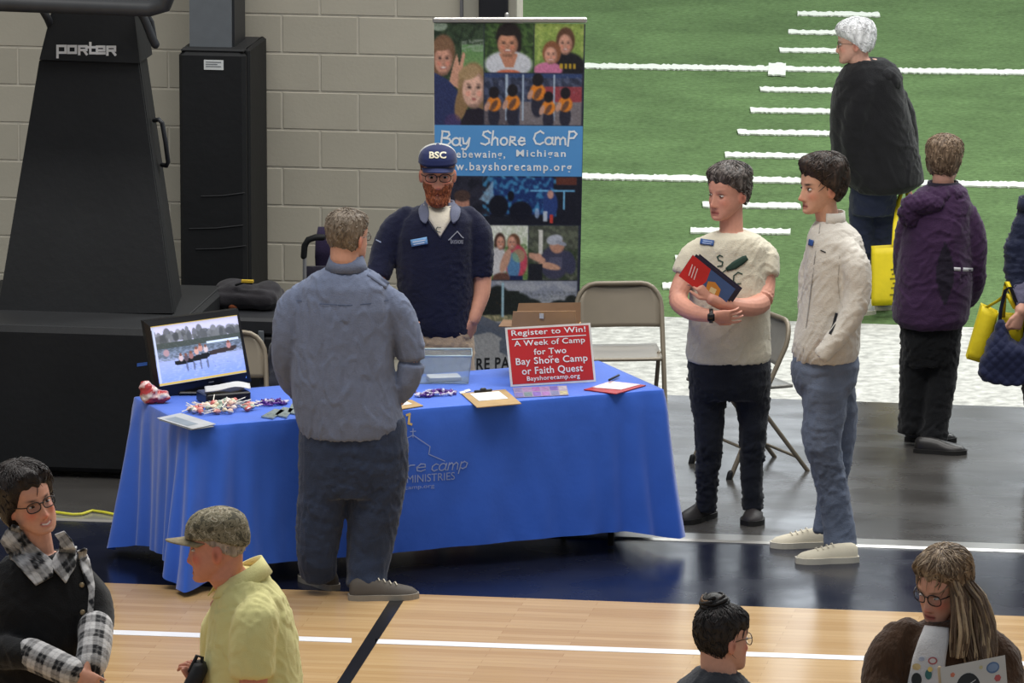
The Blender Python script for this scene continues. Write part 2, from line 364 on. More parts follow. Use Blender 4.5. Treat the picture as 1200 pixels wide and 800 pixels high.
# ------------------------------------------------------------------ padded steel column
M_steel = mat('grey_painted_steel', (98,103,108), rough=.5, var=.05, scale=20)
M_steel_d = mat('dark_painted_steel', (38,40,44), rough=.5, var=.1)
M_label = mat('white_label', (205,208,208), rough=.5, var=.05)
YF = P(250, 453)[1]
cl = empty('padded_column', (onY(250, 400, YF)[0], YF, 0)); tag(cl, 'grey steel column with tall black wall padding around its lower half, against the block wall', 'column')
def inl(o, p): o.parent = p; o.matrix_parent_inverse = Matrix.Translation(-Vector(p.location)); return o
x0, x1 = onY(211, 300, YF)[0], onY(289, 300, YF)[0]; zt = onY(250, 61, YF)[2]
inl(wallbox('padding', x0, x1, YF, YF+.06, .03, zt, M_pad, bev=.02), cl)
inl(wallbox('side_padding', x1-.03, x1+.01, YF+.07, WY-.03, .03, zt+.01, M_pad, bev=.012), cl)
inl(wallbox('side_padding', x0, x0+.04, YF+.07, WY-.03, .03, zt, M_pad, bev=.012), cl)
inl(wallbox('padding_top', x0+.01, x1-.01, YF+.012, YF+.5, zt-.002, zt+.012, M_padlite, bev=.005), cl)
s0, s1 = onY(222, 20, YF+.1)[0], onY(271, 20, YF+.1)[0]
inl(wallbox('steel_flange', s0, s1, YF+.1, YF+.12, 0, 8.5, M_steel), cl)
inl(wallbox('steel_web', (s0+s1)/2-.01, (s0+s1)/2+.01, YF+.12, YF+.42, 0, 8.5, M_steel_d), cl)
inl(wallbox('steel_flange', s0, s1, YF+.42, YF+.44, 0, 8.5, M_steel_d), cl)
inl(wallbox('steel_side_plate', s1-.004, s1+.012, YF+.125, YF+.415, 0, 8.5, M_steel_d), cl)
a, b = onY(239, 70, YF), onY(262, 82, YF)
lb = inl(wallbox('maker_label', a[0], b[0], YF-.003, YF, b[2], a[2], M_label), cl)
for i, yy in enumerate((72.5, 75, 77.5)):
    z = onY(250, yy, YF)[2]; inl(wallbox('printed_line', a[0]+.01, b[0]-.012-.02*(i%2), YF-.0042, YF-.003, z-.003, z+.001, M_steel), lb)
# creases of the padding
g = Geo()
for yy, xx0, xx1 in ((230,236,286),(268,222,284),(292,230,288)):
    p0, p1 = onY(xx0, yy, YF-.001), onY(xx1, yy-4, YF-.001); g.tube([p0, (p0+p1)/2+[0,0,-.006], p1], .004, 6)
inl(obj('padding_crease', g, M_padlite), cl)
# ================================================================== PEOPLE (built in metres in a frame turned with the viewing heading)
HEADSEC = [(-.116,.012,.074,.05),(-.112,.026,.083,.036),(-.10,.038,.088,.012),(-.085,.047,.088,-.012),(-.07,.054,.0865,-.035),(-.05,.0605,.086,-.058),(-.03,.066,.0865,-.076),
 (-.01,.070,.087,-.088),(.01,.0725,.0875,-.096),(.03,.0745,.089,-.100),(.05,.0755,.088,-.099),(.07,.073,.081,-.094),(.087,.0645,.066,-.083),(.102,.048,.044,-.062),(.112,.027,.014,-.036),(.1155,.008,-.006,-.016)]
def head_grid(n=72, m=56, feat=True, jaw=1.0, nose=1.0, smile=0.0, full=0.0):
    zs = np.array([h[0] for h in HEADSEC]); t = np.linspace(0, 1, m); z = -.116*np.cos(math.pi*t*.985+.02); z = np.clip(z, zs[0], zs[-1])
    hw, yf, yb = (np.interp(z, zs, [h[i] for h in HEADSEC]) for i in (1, 2, 3))
    hw = hw*(1+(jaw-1)*smoothstep(-z, 0, .08)+full*smoothstep(-z, .0, .06)*.12); yc = (yf+yb)/2-.004
    a = np.linspace(0, 2*np.pi, n, endpoint=False); G = np.zeros((m, n, 3))
    ca, sa = np.cos(a), np.sin(a); pw = lambda v, e: np.sign(v)*np.abs(v)**e
    for i in range(m):
        G[i, :, 0] = hw[i]*pw(ca, .92); front = sa > 0; y = np.where(front, (yf[i]-yc[i])*pw(sa, .80), (yc[i]-yb[i])*pw(sa, .92)); G[i, :, 1] = yc[i]+y; G[i, :, 2] = z[i]
    if feat:
        X, Y, Z = G[..., 0], G[..., 1], G[..., 2]; fr = smoothstep(Y, .02, .06); ax = np.abs(X); g = lambda v, c, s: np.exp(-((v-c)/s)**2)
        rz = np.interp(Z, [-.066, -.058, -.05, -.042, -.02, .0, .012, .02], [0, .004, .023, .025, .015, .008, .003, 0])*nose
        wz = np.interp(Z, [-.06, -.045, -.02, .01], [.0135, .0125, .0095, .0085])
        d = rz*np.exp(-(ax/wz)**2) + .005*g(ax, .014, .006)*g(Z, -.05, .007)
        d += -.0095*g(ax, .032, .015)*g(Z, -.001, .011) + .0045*g(ax, .028, .02)*g(Z, .021, .009)
        d += .0045*g(ax, .044, .015)*g(Z, -.03+.006*smile, .016)*(1+smile)
        d += .0042*g(ax, 0, .02)*g(Z, -.0715, .0042) + .005*g(ax, 0, .018)*g(Z, -.083, .0048) - .0035*g(ax, 0, .024)*g(Z-.28*smile*ax, -.077, .0022)
        d += .006*g(ax, 0, .02)*g(Z, -.103, .011) - .003*g(ax, 0, .02)*g(Z, -.092, .004)
        G[..., 1] += d*fr
    return G
def frame(yaw, pitch=0, roll=0):             # columns: x = own right... , y = where the face looks, z = up
    y, p, r = R(yaw), R(pitch), R(roll)
    M = np.array([[-math.cos(y), math.sin(y), 0], [-math.sin(y), -math.cos(y), 0], [0, 0, 1.]])
    cx, sx = math.cos(-p), math.sin(-p); Mx = np.array([[1,0,0],[0,cx,-sx],[0,sx,cx]]); cr, sr = math.cos(r), math.sin(r)
    My = np.array([[cr,0,sr],[0,1,0],[-sr,0,cr]]); return M@Mx@My
M_skin = mat('skin', attr=True, rough=.5, var=.05, scale=60, spec=.35)
M_hair = mat('hair', attr=True, rough=.48, var=.3, scale=55, stretch=(1,1,.18), spec=.35, bump=.5, bscale=240)
M_eye = mat('eye_white', (205,200,196), rough=.2, var=.02); M_iris = mat('iris', (38,30,26), rough=.15, var=.05)
M_glass = mat('lens_glass', (246,248,250), rough=.03, trans=1.0, var=0, spec=.4); M_glass.node_tree.nodes['Principled BSDF'].inputs['IOR'].default_value = 1.08; M_frame = mat('dark_glasses_frame', (26,22,22), rough=.35, var=.1); M_wire = mat('wire_glasses_frame', (92,80,70), rough=.35, metal=.7)
def cloth(name, rgb, var=.1, rough=.85, scale=14, bump=.35, **k): return mat(name, rgb, rough=rough, var=var, scale=scale, bump=bump, bscale=k.pop('bscale', 180), spec=.15, sheen=k.pop('sheen', .15), **k)
M_vcloth = cloth('printed_cloth', (0,0,0), attr=True, var=.06)
nobj = lambda *a, **k: newobj(*a, **k)
class Person:
    def __init__(s, label, ax, ay):
        s.A = P(ax, ay); s.A[2] = 0; s.s = scale_at(s.A); s.e = empty('person', s.A, YAW); tag(s.e, label, 'person'); s.M = np.array([RIGHT, HEAD, [0,0,1]])
        s.bg = Geo(); s.heads = []; s.parts = {}
    def J(s, px, py, w=0.0): return s.M@(hit(px, py, s.A, w)-s.A)
    def pts(s, L): return np.array([s.J(q[0], q[1], q[2]) for q in L]), np.array([q[3]/s.s for q in L])
    def limb(s, g, L, n=14, squash=1.0, up=None, dense=True, flat_end=False):
        p, r = s.pts(L)
        if dense and len(p) > 2:
            t = np.arange(len(p)); tt = np.linspace(0, len(p)-1, (len(p)-1)*4+1); q = []
            for a in tt:                       # Catmull-Rom
                i = min(int(a), len(p)-2); f = a-i; p0, p1, p2, p3 = p[max(i-1,0)], p[i], p[i+1], p[min(i+2,len(p)-1)]
                q.append(.5*((2*p1)+(-p0+p2)*f+(2*p0-5*p1+4*p2-p3)*f*f+(-p0+3*p1-3*p2+p3)*f**3))
            p, r = np.array(q), np.interp(tt, t, r)
        return g.tube(p, r, n=n, squash=squash, up=up, flat_end=flat_end)
    def rings(s, g, L, n=32, pw=.88, cap=True, yaw=0):   # (py, xleft, xright, half depth m, w)
        out = []; a = np.linspace(0, 2*np.pi, n, endpoint=False); c, d = np.cos(a), np.sin(a); L = np.array(L, float)
        t = np.arange(len(L)); tt = np.linspace(0, len(L)-1, (len(L)-1)*3+1)
        D = np.stack([np.interp(tt, t, L[:, k]) for k in range(5)], 1)
        for py, xl, xr, hd, w in D:
            p = s.J((xl+xr)/2, py, w); h = (xr-xl)/2/s.s
            out.append(np.stack([p[0]+h*np.sign(c)*np.abs(c)**pw, p[1]+hd*np.sign(d)*np.abs(d)**pw, np.full(n, p[2])], 1))
        return g.loft(out, cap)
    def head(s, px, py, w, yaw, pitch=0, roll=0, k=1.0, ears=True, **kw):
        s.hM = frame(yaw, pitch, roll); s.hc = s.J(px, py, w); s.hk = k; s.kw = kw
        G = head_grid(**kw)*k; s.bg.loft([G[i]@s.hM.T+s.hc for i in range(len(G))])
        if ears:
            for sd in (-1, 1):
                E = s.hM@np.array([[1,0,0],[0,1,0],[0,0,1.]]); c = s.hc+s.hM@(np.array([sd*.077,-.012,-.012])*k)
                g = s.bg; g.ell(c, np.array([.0105,.020,.033])*k, E@np.array([[math.cos(.35*sd),-math.sin(.35*sd),0],[math.sin(.35*sd),math.cos(.35*sd),0],[0,0,1.]]), 12, 8)
    def hp(s, x, y, z): return s.hc+s.hM@(np.array([x, y, z])*s.hk)
    def H(s, V): return (np.asarray(V)-s.hc)@s.hM/s.hk
    def neck(s, px, py, w, r=.058, r2=None):
        q = s.J(px, py, w); s.bg.tube([s.hp(0, -.022, -.02), s.hp(0, -.018, -.085), q, q+np.array([0,0,-.06])], [r*.96, r*.98, r, (r2 or r*1.5)], n=18)
    def hand(s, wrist, d, nrm, curl=25, side=1, k=1.0, spread=1.0, thumb=35, rfac=1.0):
        g = s.bg; d = np.array(d, float); d /= np.linalg.norm(d); nrm = np.array(nrm, float); nrm -= d*np.dot(nrm, d); nrm /= np.linalg.norm(nrm); x = np.cross(d, nrm)*side
        w = np.asarray(wrist, float)
        g.loft([w+d*t*k+np.outer(np.cos(np.linspace(0,2*np.pi,14,endpoint=False)), x)*a*k+np.outer(np.sin(np.linspace(0,2*np.pi,14,endpoint=False)), nrm)*b*k for t, a, b in ((-.02,.022,.018),(.0,.026,.019),(.03,.034,.017),(.06,.040,.015),(.085,.041,.013),(.093,.034,.009))])
        for i, (o, ln_, r) in enumerate(((-.033,.068,.0075),(-.011,.079,.0082),(.011,.074,.0080),(.032,.058,.0070))):
            b = w+(d*.084+x*o)*k; a = 0; pts = [b-d*.02*k, b]; rr = [r*1.1, r*1.05]; dirn = d+x*o*spread*3; dirn /= np.linalg.norm(dirn)
            for seg, f in ((.46, 1.0), (.3, .95), (.24, .8)):
                a += R(curl*(1+.12*i)); q = dirn*math.cos(a)+nrm*math.sin(a); pts.append(pts[-1]+q*ln_*seg*k); rr.append(r*f)
            g.tube(pts, np.array(rr)*k*rfac, n=8)
        tb = w+(d*.022-x*.022)*k; td = d*math.cos(R(thumb))-x*math.sin(R(thumb)); td = td+nrm*.25; t2 = d*math.cos(R(thumb*.4))-x*math.sin(R(thumb*.4))*.6+nrm*.35
        g.tube([tb, tb+td*.036*k, tb+td*.036*k+t2*.03*k, tb+td*.036*k+t2*.052*k], np.array([.0125,.0115,.0095,.0075])*k*rfac, n=8)
    def body(s, skin=(205,150,125), extra=None, voxel=.0042, lips=(165,92,84), brow=(60,45,35), blush=.5, browk=1.0):
        me = remesh(s.bg, voxel, 2, .45); V = mesh_V(me); C = np.tile(np.array(lin(skin)), (len(V), 1)); h = s.H(V); x, y, z = h.T; ax = np.abs(x)
        hm = (np.abs(z) < .13)&(np.abs(x) < .1)&(np.abs(y) < .13); f = hm*smoothstep(y, .03, .06)
        g = lambda v, c, q: np.exp(-((v-c)/q)**2); sm = s.kw.get('smile', 0)
        def mixc(k, c):
            nonlocal C; k = np.clip(k, 0, 1)[:, None]; C = C*(1-k)+np.array(lin(c))*k
        red = (min(255, skin[0]*1.03), skin[1]*.80, skin[2]*.78)
        mixc(f*g(ax, .045, .02)*g(z, -.03, .02)*blush, red); mixc(f*g(ax, 0, .014)*g(z, -.046, .012)*blush, red); mixc(hm*smoothstep(ax, .072, .08)*.45, red); mixc(hm*smoothstep(ax, .076, .082)*np.exp(-((y+.008)/.008)**2-((z+.012)/.014)**2)*.7, (120,62,50))  # last mix paints the shade of the ear hollow into the skin colour
        mixc(f*smoothstep(.026-ax, 0, .006)*g(z-sm*ax*.28, -.077, .0085)*1.1, lips); mixc(f*smoothstep(.027-ax, 0, .004)*g(z-sm*ax*.28, -.077, .0018)*.9, (70,30,28))
        if sm: mixc(f*smoothstep(.020-ax, 0, .004)*g(z-sm*ax*.30, -.0768, .0028)*1.0, (235,228,220))
        mixc(f*g(ax, .031, .0165)*g(z-.08*ax, .0215, .0045)*browk, brow)
        mixc(f*g(ax, .032, .0145)*g(z+.12*np.abs(ax-.032), .0075, .0032)*.85, (62,42,36)); mixc(f*g(ax, .010, .004)*g(z, -.056, .004)*.6, (90,48,42))
        if extra: C = extra(C, V, h, mixc) if extra.__code__.co_argcount == 4 else C
        s.C = C; paint(me, C); o = link('body', me, M_skin, s.e); s.bodyo = o; return o
    def eyes(s, z=.0, open_=1.0, gaze=0.0, down=0.0):
        for sd in (-1, 1):
            g = Geo(); r = .0118*s.hk; c = s.hp(sd*.0315, .0735, z); g.ell(c, r*np.array([1.0, 1, .55*open_]), s.hM, 14, 10); V = g.verts(); q = (V-c)@s.hM
            idx = []
            for f_ in g.F:
                m = q[list(f_)].mean(0); idx.append(1 if (m[1] > 0 and math.hypot(m[0]-gaze*r, m[2]+down*r) < r*.56) else 0)
            newobj('eye', V, g.F, [M_eye, M_iris], s.e, matidx=idx)
    def shell(s, name, mask, thick, color, m=None, sc=1.0, rough_=.002, freq=90, color2=None, sink=-.006, n=96, mm=72, seed=1, off=None, parent=None, shift=None, strands=0, slen=.03, flow=None, srad=.0017, lift=.003, mask2=None):
        G = head_grid(n, mm, feat=False, **{k: v for k, v in s.kw.items() if k in ('jaw', 'full')}); V = G.reshape(-1, 3); c = np.array([0, -.01, .01]); D = V-c; D /= np.linalg.norm(D, axis=1)[:, None]; freq = freq*2.2
        k = mask(V[:, 0], V[:, 1], V[:, 2]); t = thick(V[:, 0], V[:, 1], V[:, 2]) if callable(thick) else thick
        if hasattr(mask, 'ramp'): t = t*mask.ramp(V[:, 0], V[:, 1], V[:, 2])
        st = V*np.array([1, 1, .25]); nz = wave(st, seed, freq, 9, 1.2)*rough_+wave(V, seed+5, freq*.35, 6, .5)*rough_*1.6
        V2 = V+D*((sink*(1-k)+t*k)+nz*np.clip(k, 0, 1))[:, None]
        if off is not None: V2 = V2+off(V)*np.clip(k, 0, 1)[:, None]
        Vp = V+D*np.maximum(((sink*(1-k)+t*k)), .0018)[:, None]
        if off is not None: Vp = Vp+off(V)*np.clip(k, 0, 1)[:, None]
        V2 = V2*sc; g = Geo(); g.loft([(V2.reshape(mm, n, 3)[i]*s.hk)@s.hM.T+s.hc for i in range(mm)])
        q = smoothstep(wave(V*np.array([1, 1, .2]), seed+9, freq*1.4, 8, 1), -.3, .5)[:, None]; C = np.array(lin(color))*(1-q)+np.array(lin(color2 or color))*q; C = np.vstack([C, C[-1:], C[-1:]])
        if strands:
            Vh = g.verts(); bv = BVHTree.FromPolygons([tuple(v) for v in np.vstack([(Vp*s.hk)@s.hM.T+s.hc, Vh[-2:]])], g.F); rr = random.Random(seed+40); ks = np.concatenate([k, [0, 0]]); cand = np.nonzero(ks > .45)[0]; cl = []
            Vl = s.H(Vh)
            for _ in range(strands):
                i = cand[rr.randrange(len(cand))]; q = Vh[i].copy(); l = Vl[i]
                pts = [q]; L_ = slen*rr.uniform(.6, 1.3); jit = np.array([rr.gauss(0, .35) for _ in range(3)])
                for st in range(4):
                    lh = s.H(pts[-1][None])[0]
                    fl = (np.array(flow(lh)) if flow else np.array([lh[0]*1.0, (lh[1]+.03)*1.0, -.03-max(0, .08-lh[2])*.6])); fl = fl/(np.linalg.norm(fl)+1e-9)+jit; fl = s.hM@fl
                    nx = pts[-1]+fl*L_/4; loc, nr, _, _ = bv.find_nearest(Vector(nx))
                    nr = np.array(loc)-s.hc; nr /= np.linalg.norm(nr)+1e-9; pts.append(np.array(loc)+nr*(lift*(st+1)/4*rr.uniform(.2, 1.2)+.0009))
                n0 = g.n; r0 = srad*rr.uniform(.7, 1.5)*s.hk; g.tube(pts, np.array([.7, 1, 1, .7, .2])*r0, 5, round_=False); cc = np.array(lin(color if rr.random() < .5 else (color2 or color)))*rr.uniform(.75, 1.25); cl.append(np.tile(cc, (g.n-n0, 1)))
            C = np.vstack([C]+cl)
        return newobj(name, g.verts(), g.F, m or M_hair, parent or s.e, cols=C, rec=False)
    def glasses(s, m=None, w=.0245, h=.0175, z=-.002, rim=.0016, rnd=.8, y=.093):
        m = m or M_frame; g = Geo(); gl = Geo()
        for sd in (-1, 1):
            a = np.linspace(0, 2*np.pi, 25); e = .62; cx = sd*.0325; X = cx+w*np.sign(np.cos(a))*np.abs(np.cos(a))**(rnd); Z = z+h*np.sign(np.sin(a))*np.abs(np.sin(a))**rnd; Y = y-.35*np.abs(X)**1.5*1.6
            pt = np.array([s.hp(x_, y_, z_) for x_, y_, z_ in zip(X, Y, Z)]); g.tube(pt, rim*s.hk, 6, round_=False)
            gl.add(np.vstack([pt[:-1], pt[:-1]+s.hM@np.array([0, -.0012, 0])]), [tuple(range(24)), tuple(range(47, 23, -1))]+[(i, 24+i, 24+(i+1)%24, (i+1)%24) for i in range(24)])
            e0 = s.hp(cx+sd*w, y-.35*abs(cx+sd*w)**1.5*1.6, z+h*.5); g.tube([e0, s.hp(sd*.069, .066, z+h*.5), s.hp(sd*.0765, .03, z+h*.45), s.hp(sd*.079, -.012, z+h*.1), s.hp(sd*.078, -.028, z-.012)], rim*1.1*s.hk, 6)
        g.tube([s.hp(-.0095, y-.001, z+h*.35), s.hp(0, y+.002, z+h*.5), s.hp(.0095, y-.001, z+h*.35)], rim*1.1*s.hk, 6)
        o = obj('glasses', g, m, s.e); obj('lens', gl, M_glass, o, smooth=False); return o
    def garment(s, name, g, m, voxel=.009, smooth=5, wrk=.004, freq=16, seed=1, colfn=None, dirs=(1,1,1), wfn=None, parent=None):
        me = remesh(g, voxel, smooth); V = mesh_V(me); N = mesh_N(me)
        a = wave(V*np.array(dirs), seed, freq*1.5, 6, 1.3); w1 = wave(V*np.array(dirs), seed+3, freq*2.1, 3, 1.6); w2 = wave(V*np.array(dirs)[[1, 0, 2]], seed+7, freq*3.2, 3, 1.6)
        amp = .5+.5*smoothstep(wave(V, seed+11, 9, 4, .5), -.4, .5); d = wrk*(a*.8+amp*(1.3*np.exp(-(w1*4.2)**2)-1.0*np.exp(-((w1-.22)*4.2)**2)+.7*np.exp(-(w2*4.5)**2)))
        if wfn is not None: d = d*wfn(V)
        V = V+N*d[:, None]; set_V(me, V); o = link(name, me, m, parent or s.e)
        if colfn is not None: paint(me, colfn(V, s))
        s.parts[name] = o; s.last = (V, me); return o
    def bvh(s, names):
        T = []
        for nme in names:
            me = (s.bodyo if nme == 'body' else s.parts[nme]).data; me.calc_loop_triangles(); T.append(([tuple(v.co) for v in me.vertices], [tuple(t.vertices) for t in me.loop_triangles]))
        V, Fc = [], []
        for v, f in T:
            n = len(V); V += v; Fc += [tuple(i+n for i in t) for t in f]
        return BVHTree.FromPolygons(V, Fc)
    def decal(s, name, V2, Fc, m, bvh, off=.003, parent=None, cell=6, thick=0):   # lay a print onto a garment
        V2 = np.asarray(V2, float); P3 = []; co = s.M@(CAM-s.A); co = Vector(co); last = None
        for i, (x, y) in enumerate(V2):
            t = s.J(x, y, 0); d = (Vector(t)-co).normalized(); h = bvh.ray_cast(co, d)
            if h[0] is None: q = Vector(t) if last is None else Vector(s.J(x, y, last))
            else: q = h[0]; last = (s.M@(s.A+s.M.T@np.array(q)-s.A))[1]
            P3.append(q-d*(off+(i//4 % 60)*4e-5))
        return newobj(name, P3, Fc, m, parent or s.e, smooth=False, rec=False)
def grid2(pts, nx=8, ny=5):                    # quad in px -> small grid
    a, b, c, d = [np.array(p, float) for p in pts]; V = [(a*(1-u)+b*u)*(1-v)+(d*(1-u)+c*u)*v for v in np.linspace(0, 1, ny+1) for u in np.linspace(0, 1, nx+1)]
    return V, [(j*(nx+1)+i, j*(nx+1)+i+1, (j+1)*(nx+1)+i+1, (j+1)*(nx+1)+i) for j in range(ny) for i in range(nx)]
def shoe(p, name, ank, yaw, L=.29, wd=.10, m=None, msole=None, hgt=.075, sole=.022, open_back=False, lace=None):
    # ank: heel-centre on the ground (local frame); yaw: toe direction (0 = towards the viewer, 90 = to the right of the photo)
    M = frame(yaw); c = np.array([ank[0], ank[1], 0.0]); n = 20; a = np.linspace(0, 2*np.pi, n, endpoint=False)
    def prof(t): return wd/2*np.interp(t, [0, .06, .2, .45, .7, .88, .96, 1], [.35, .62, .72, .74, 1.0, .86, .58, .25])
    rings, sr = [], []
    for t in (0, .04, .1, .2, .32, .45, .55, .65, .75, .85, .92, .97, 1):
        w = prof(t); h = hgt*np.interp(t, [0, .06, .25, .4, .6, .8, .93, 1], [.7, 1.0, 1.0, .95, .72, .56, .42, .2]); y = (t-.18)*L
        z = sole*.6+np.maximum(0, np.sin(a))*h*.98+np.minimum(0, np.sin(a))*.01; rings.append(np.stack([np.cos(a)*w*np.where(np.sin(a) > 0, np.abs(np.cos(a))**.15*.98+.0, 1), np.full(n, y), z], 1)@M.T+c)
        q = np.array([[-1.07*w-.003, y, sole], [1.07*w+.003, y, sole], [1.07*w+.003, y, .0], [-1.07*w-.003, y, .0]]); sr.append(q)
    o = newobj(name, np.zeros((0,3)), [], m, p.e) if False else None
    g = Geo(); g.loft(rings); o = obj(name, g, m, p.e)
    sr[0][:, 1] -= .006; sr[-1][:, 1] += .006; g2 = Geo(); g2.loft([q@M.T+c for q in sr]); obj('sole', g2, msole, o, smooth=False)
    if lace:
        g3 = Geo()
        for i in range(4):
            y = (.42+.085*i-.18)*L; zt = sole*.6+hgt*np.interp(.42+.085*i, [.4, .6, .8], [.95, .72, .56])+.002; e = .022
            g3.tube([M@np.array([-e, y-.004, zt-.006])+c, M@np.array([0, y, zt+.002])+c, M@np.array([e, y+.004, zt-.006])+c], .0028, 6)
        obj('lace', g3, lace, o)
    return o
def collar_band(p, name, c, rx, ry, h, m, a0=-60, a1=240, flare=.012, th=.006, tilt=(0,0), fold=True, yaw=0, parent=None, n=26):
    # c: centre at the neck base; angle 90 = towards the viewer; opening between a1 and a0
    A, B, Cc = [], [], []
    for i in range(n+1):
        a = R(a0+(a1-a0)*i/n)+R(yaw); u = np.array([math.cos(a), -math.sin(a), 0]); base = c+np.array([u[0]*rx, u[1]*ry, tilt[0]*u[0]+tilt[1]*u[1]])
        up_ = base+np.array([0, 0, h])-np.array([u[0]*rx*.10, u[1]*ry*.10, 0]); A.append(base); B.append(up_); Cc.append(base+np.array([u[0], u[1], 0])*flare+np.array([0, 0, -h*.15]))
    g = Geo(); g.ribbon(A, B, th)
    if fold: g.ribbon(B, Cc, th)
    return obj(name, g, m, parent or p.e)
# ================================================================== FLAT PRINT: small painter for photographs on banner and screen
class Canvas:
    def __init__(s, w, h, k=1.0, bg=(128,128,128)):
        s.k = k; s.w, s.h = int(w*k)+1, int(h*k)+1; s.X, s.Y = np.meshgrid(np.arange(s.w)/k, np.arange(s.h)/k); s.C = np.ones((s.h, s.w, 3))*np.array(bg); s.rng = np.random.RandomState(5)
    def mix(s, m, c, a=1.0): m = (m*a)[..., None]; s.C = s.C*(1-m)+np.array(c, float)*m
    def box(s, x0, y0, x1, y1): return ((s.X >= x0)&(s.X < x1)&(s.Y >= y0)&(s.Y < y1))*1.0
    def rect(s, x0, y0, x1, y1, c, c2=None):
        m = s.box(x0, y0, x1, y1)
        if c2 is None: s.mix(m, c)
        else:
            t = np.clip((s.Y-y0)/(y1-y0), 0, 1)[..., None]; g = np.array(c)*(1-t)+np.array(c2)*t; s.C = s.C*(1-m[..., None])+g*m[..., None]
    def ell(s, x, y, rx, ry, c, rot=0, a=1.0, clip=None):
        r = R(rot); dx, dy = s.X-x, s.Y-y; u = (dx*math.cos(r)+dy*math.sin(r))/rx; v = (-dx*math.sin(r)+dy*math.cos(r))/ry; m = np.clip((1.08-np.sqrt(u*u+v*v))*6, 0, 1)
        if clip: m = m*s.box(*clip)
        s.mix(m, c, a)
    def poly(s, P_, c, a=1.0, clip=None):
        P_ = np.array(P_, float); ins = np.zeros(s.X.shape, bool); n = len(P_)
        for i in range(n):
            x1, y1 = P_[i]; x2, y2 = P_[(i+1)%n]
            if y1 == y2: continue
            ins ^= ((y1 > s.Y) != (y2 > s.Y))&(s.X < (x2-x1)*(s.Y-y1)/(y2-y1)+x1)
        m = ins*1.0
        if clip: m = m*s.box(*clip)
        s.mix(m, c, a)
    def noise(s, x0, y0, x1, y1, scale, c, th=0.0, a=1.0, seed=1, soft=.25, stretch=1):
        V = np.stack([s.X.ravel(), s.Y.ravel()*stretch, s.X.ravel()*0], 1); n = wave(V, seed, 6.28/scale*.6, 10, 1.0).reshape(s.X.shape); m = smoothstep(n, th-soft, th+soft)*s.box(x0, y0, x1, y1); s.mix(m, c, a)
def painted(name, cv, f, parent, rough=.35, emit=0, obj_kind=None):
    H_, W_ = cv.h, cv.w; V = [f(x/(W_-1), y/(H_-1)) for y in range(H_) for x in range(W_)]; Fc = [(j*W_+i, j*W_+i+1, (j+1)*W_+i+1, (j+1)*W_+i) for j in range(H_-1) for i in range(W_-1)]
    c = np.clip(cv.C, 0, 255).reshape(-1, 3)/255; c = np.where(c <= .04045, c/12.92, ((c+.055)/1.055)**2.4)
    return newobj(name, V, Fc, mat(name+'_print', attr=True, rough=rough, var=.02, emit=emit), parent, smooth=False, cols=c, rec=False)
def quadf(a, b, c, d): a, b, c, d = (np.asarray(q, float) for q in (a, b, c, d)); return lambda u, v: (a*(1-u)+b*u)*(1-v)+(d*(1-u)+c*u)*v
def slabq(name, q, nrm, th, m, parent):
    q = np.array(q, float); g = Geo(); g.add(np.vstack([q, q+np.asarray(nrm)*th]), [(0,1,2,3),(7,6,5,4),(0,4,5,1),(1,5,6,2),(2,6,7,3),(3,7,4,0)]); return flat(name, g, m, parent)
NC = -HEAD                                     # towards the camera, level
Z = np.array([0, 0, 1.0])
# ------------------------------------------------------------------ basketball goal on its padded base
bk = empty('basketball_goal', P(100, 555)); tag(bk, 'portable basketball goal with black padded tower and base, backboard cut off above', 'basketball goal'); OB = np.array(bk.location)
def bobj(name, g, m, parent=bk, smooth=False, **k):
    V = g.verts()-OB; return newobj(name, V, g.F, m, parent, smooth=smooth, **k)
yb = P(100, 561)[1]; xl, xr = onY(-70, 500, yb)[0], onY(206, 500, yb)[0]; zt = onY(100, 385.5, yb)[2]
def cbox(x0, x1, y0, y1, z0, z1, bev=0): g = Geo(); g.box(((x0+x1)/2, (y0+y1)/2, (z0+z1)/2), ((x1-x0)/2, (y1-y0)/2, (z1-z0)/2), bev=bev); return g
bobj('base_pad', cbox(xl, xr, yb, yb+.10, .03, zt, .025), M_pad); bobj('base_pad', cbox(xr-.10, xr, yb+.11, yb+1.25, .03, zt, .025), M_pad); bobj('base_pad', cbox(xl, xl+.1, yb+.11, yb+1.25, .03, zt, .025), M_pad)
bobj('base_top', cbox(xl+.02, xr-.02, yb+.04, yb+1.25, zt-.03, zt+.004, .004), M_padlite); bobj('base_frame', cbox(xl+.11, xr-.11, yb+.12, yb+1.25, .05, zt-.04), M_steel_d)
for xx in (xl+.25, xr-.25):
    for yy in (yb+.35, yb+1.05): g = Geo(); g.tube([[xx-.02,yy,.045],[xx+.02,yy,.045]], .045, 16, flat_end=True); bobj('wheel', g, M_sole_b0 if False else mat('caster', (40,40,42)), smooth=True)
xr_goal = xr; yt = yb+.42; top_y = yt+.34
def tq(px, py, Y): return onY(px, py, Y)
def prism(A, B, dy):
    # A: front quad bottom-left, bottom-right, top-right, top-left in world; extruded back by dy
    g = Geo(); A = np.array(A, float); Bk = A+np.array([0, dy, 0]); g.add(np.vstack([A, Bk]), [(0,1,2,3),(7,6,5,4),(0,4,5,1),(1,5,6,2),(2,6,7,3),(3,7,4,0)]); return g
Aq = [tq(-3,366,yt), tq(202,367,yt), tq(162,74,top_y), tq(46,71,top_y)]
ft = bobj('tower_pad', prism(Aq, None, .09), M_pad)
Aq = [tq(204,367,yt+.03), tq(216,366,yt+.52), tq(172,66,top_y+.30), tq(163.5,72,top_y+.02)]
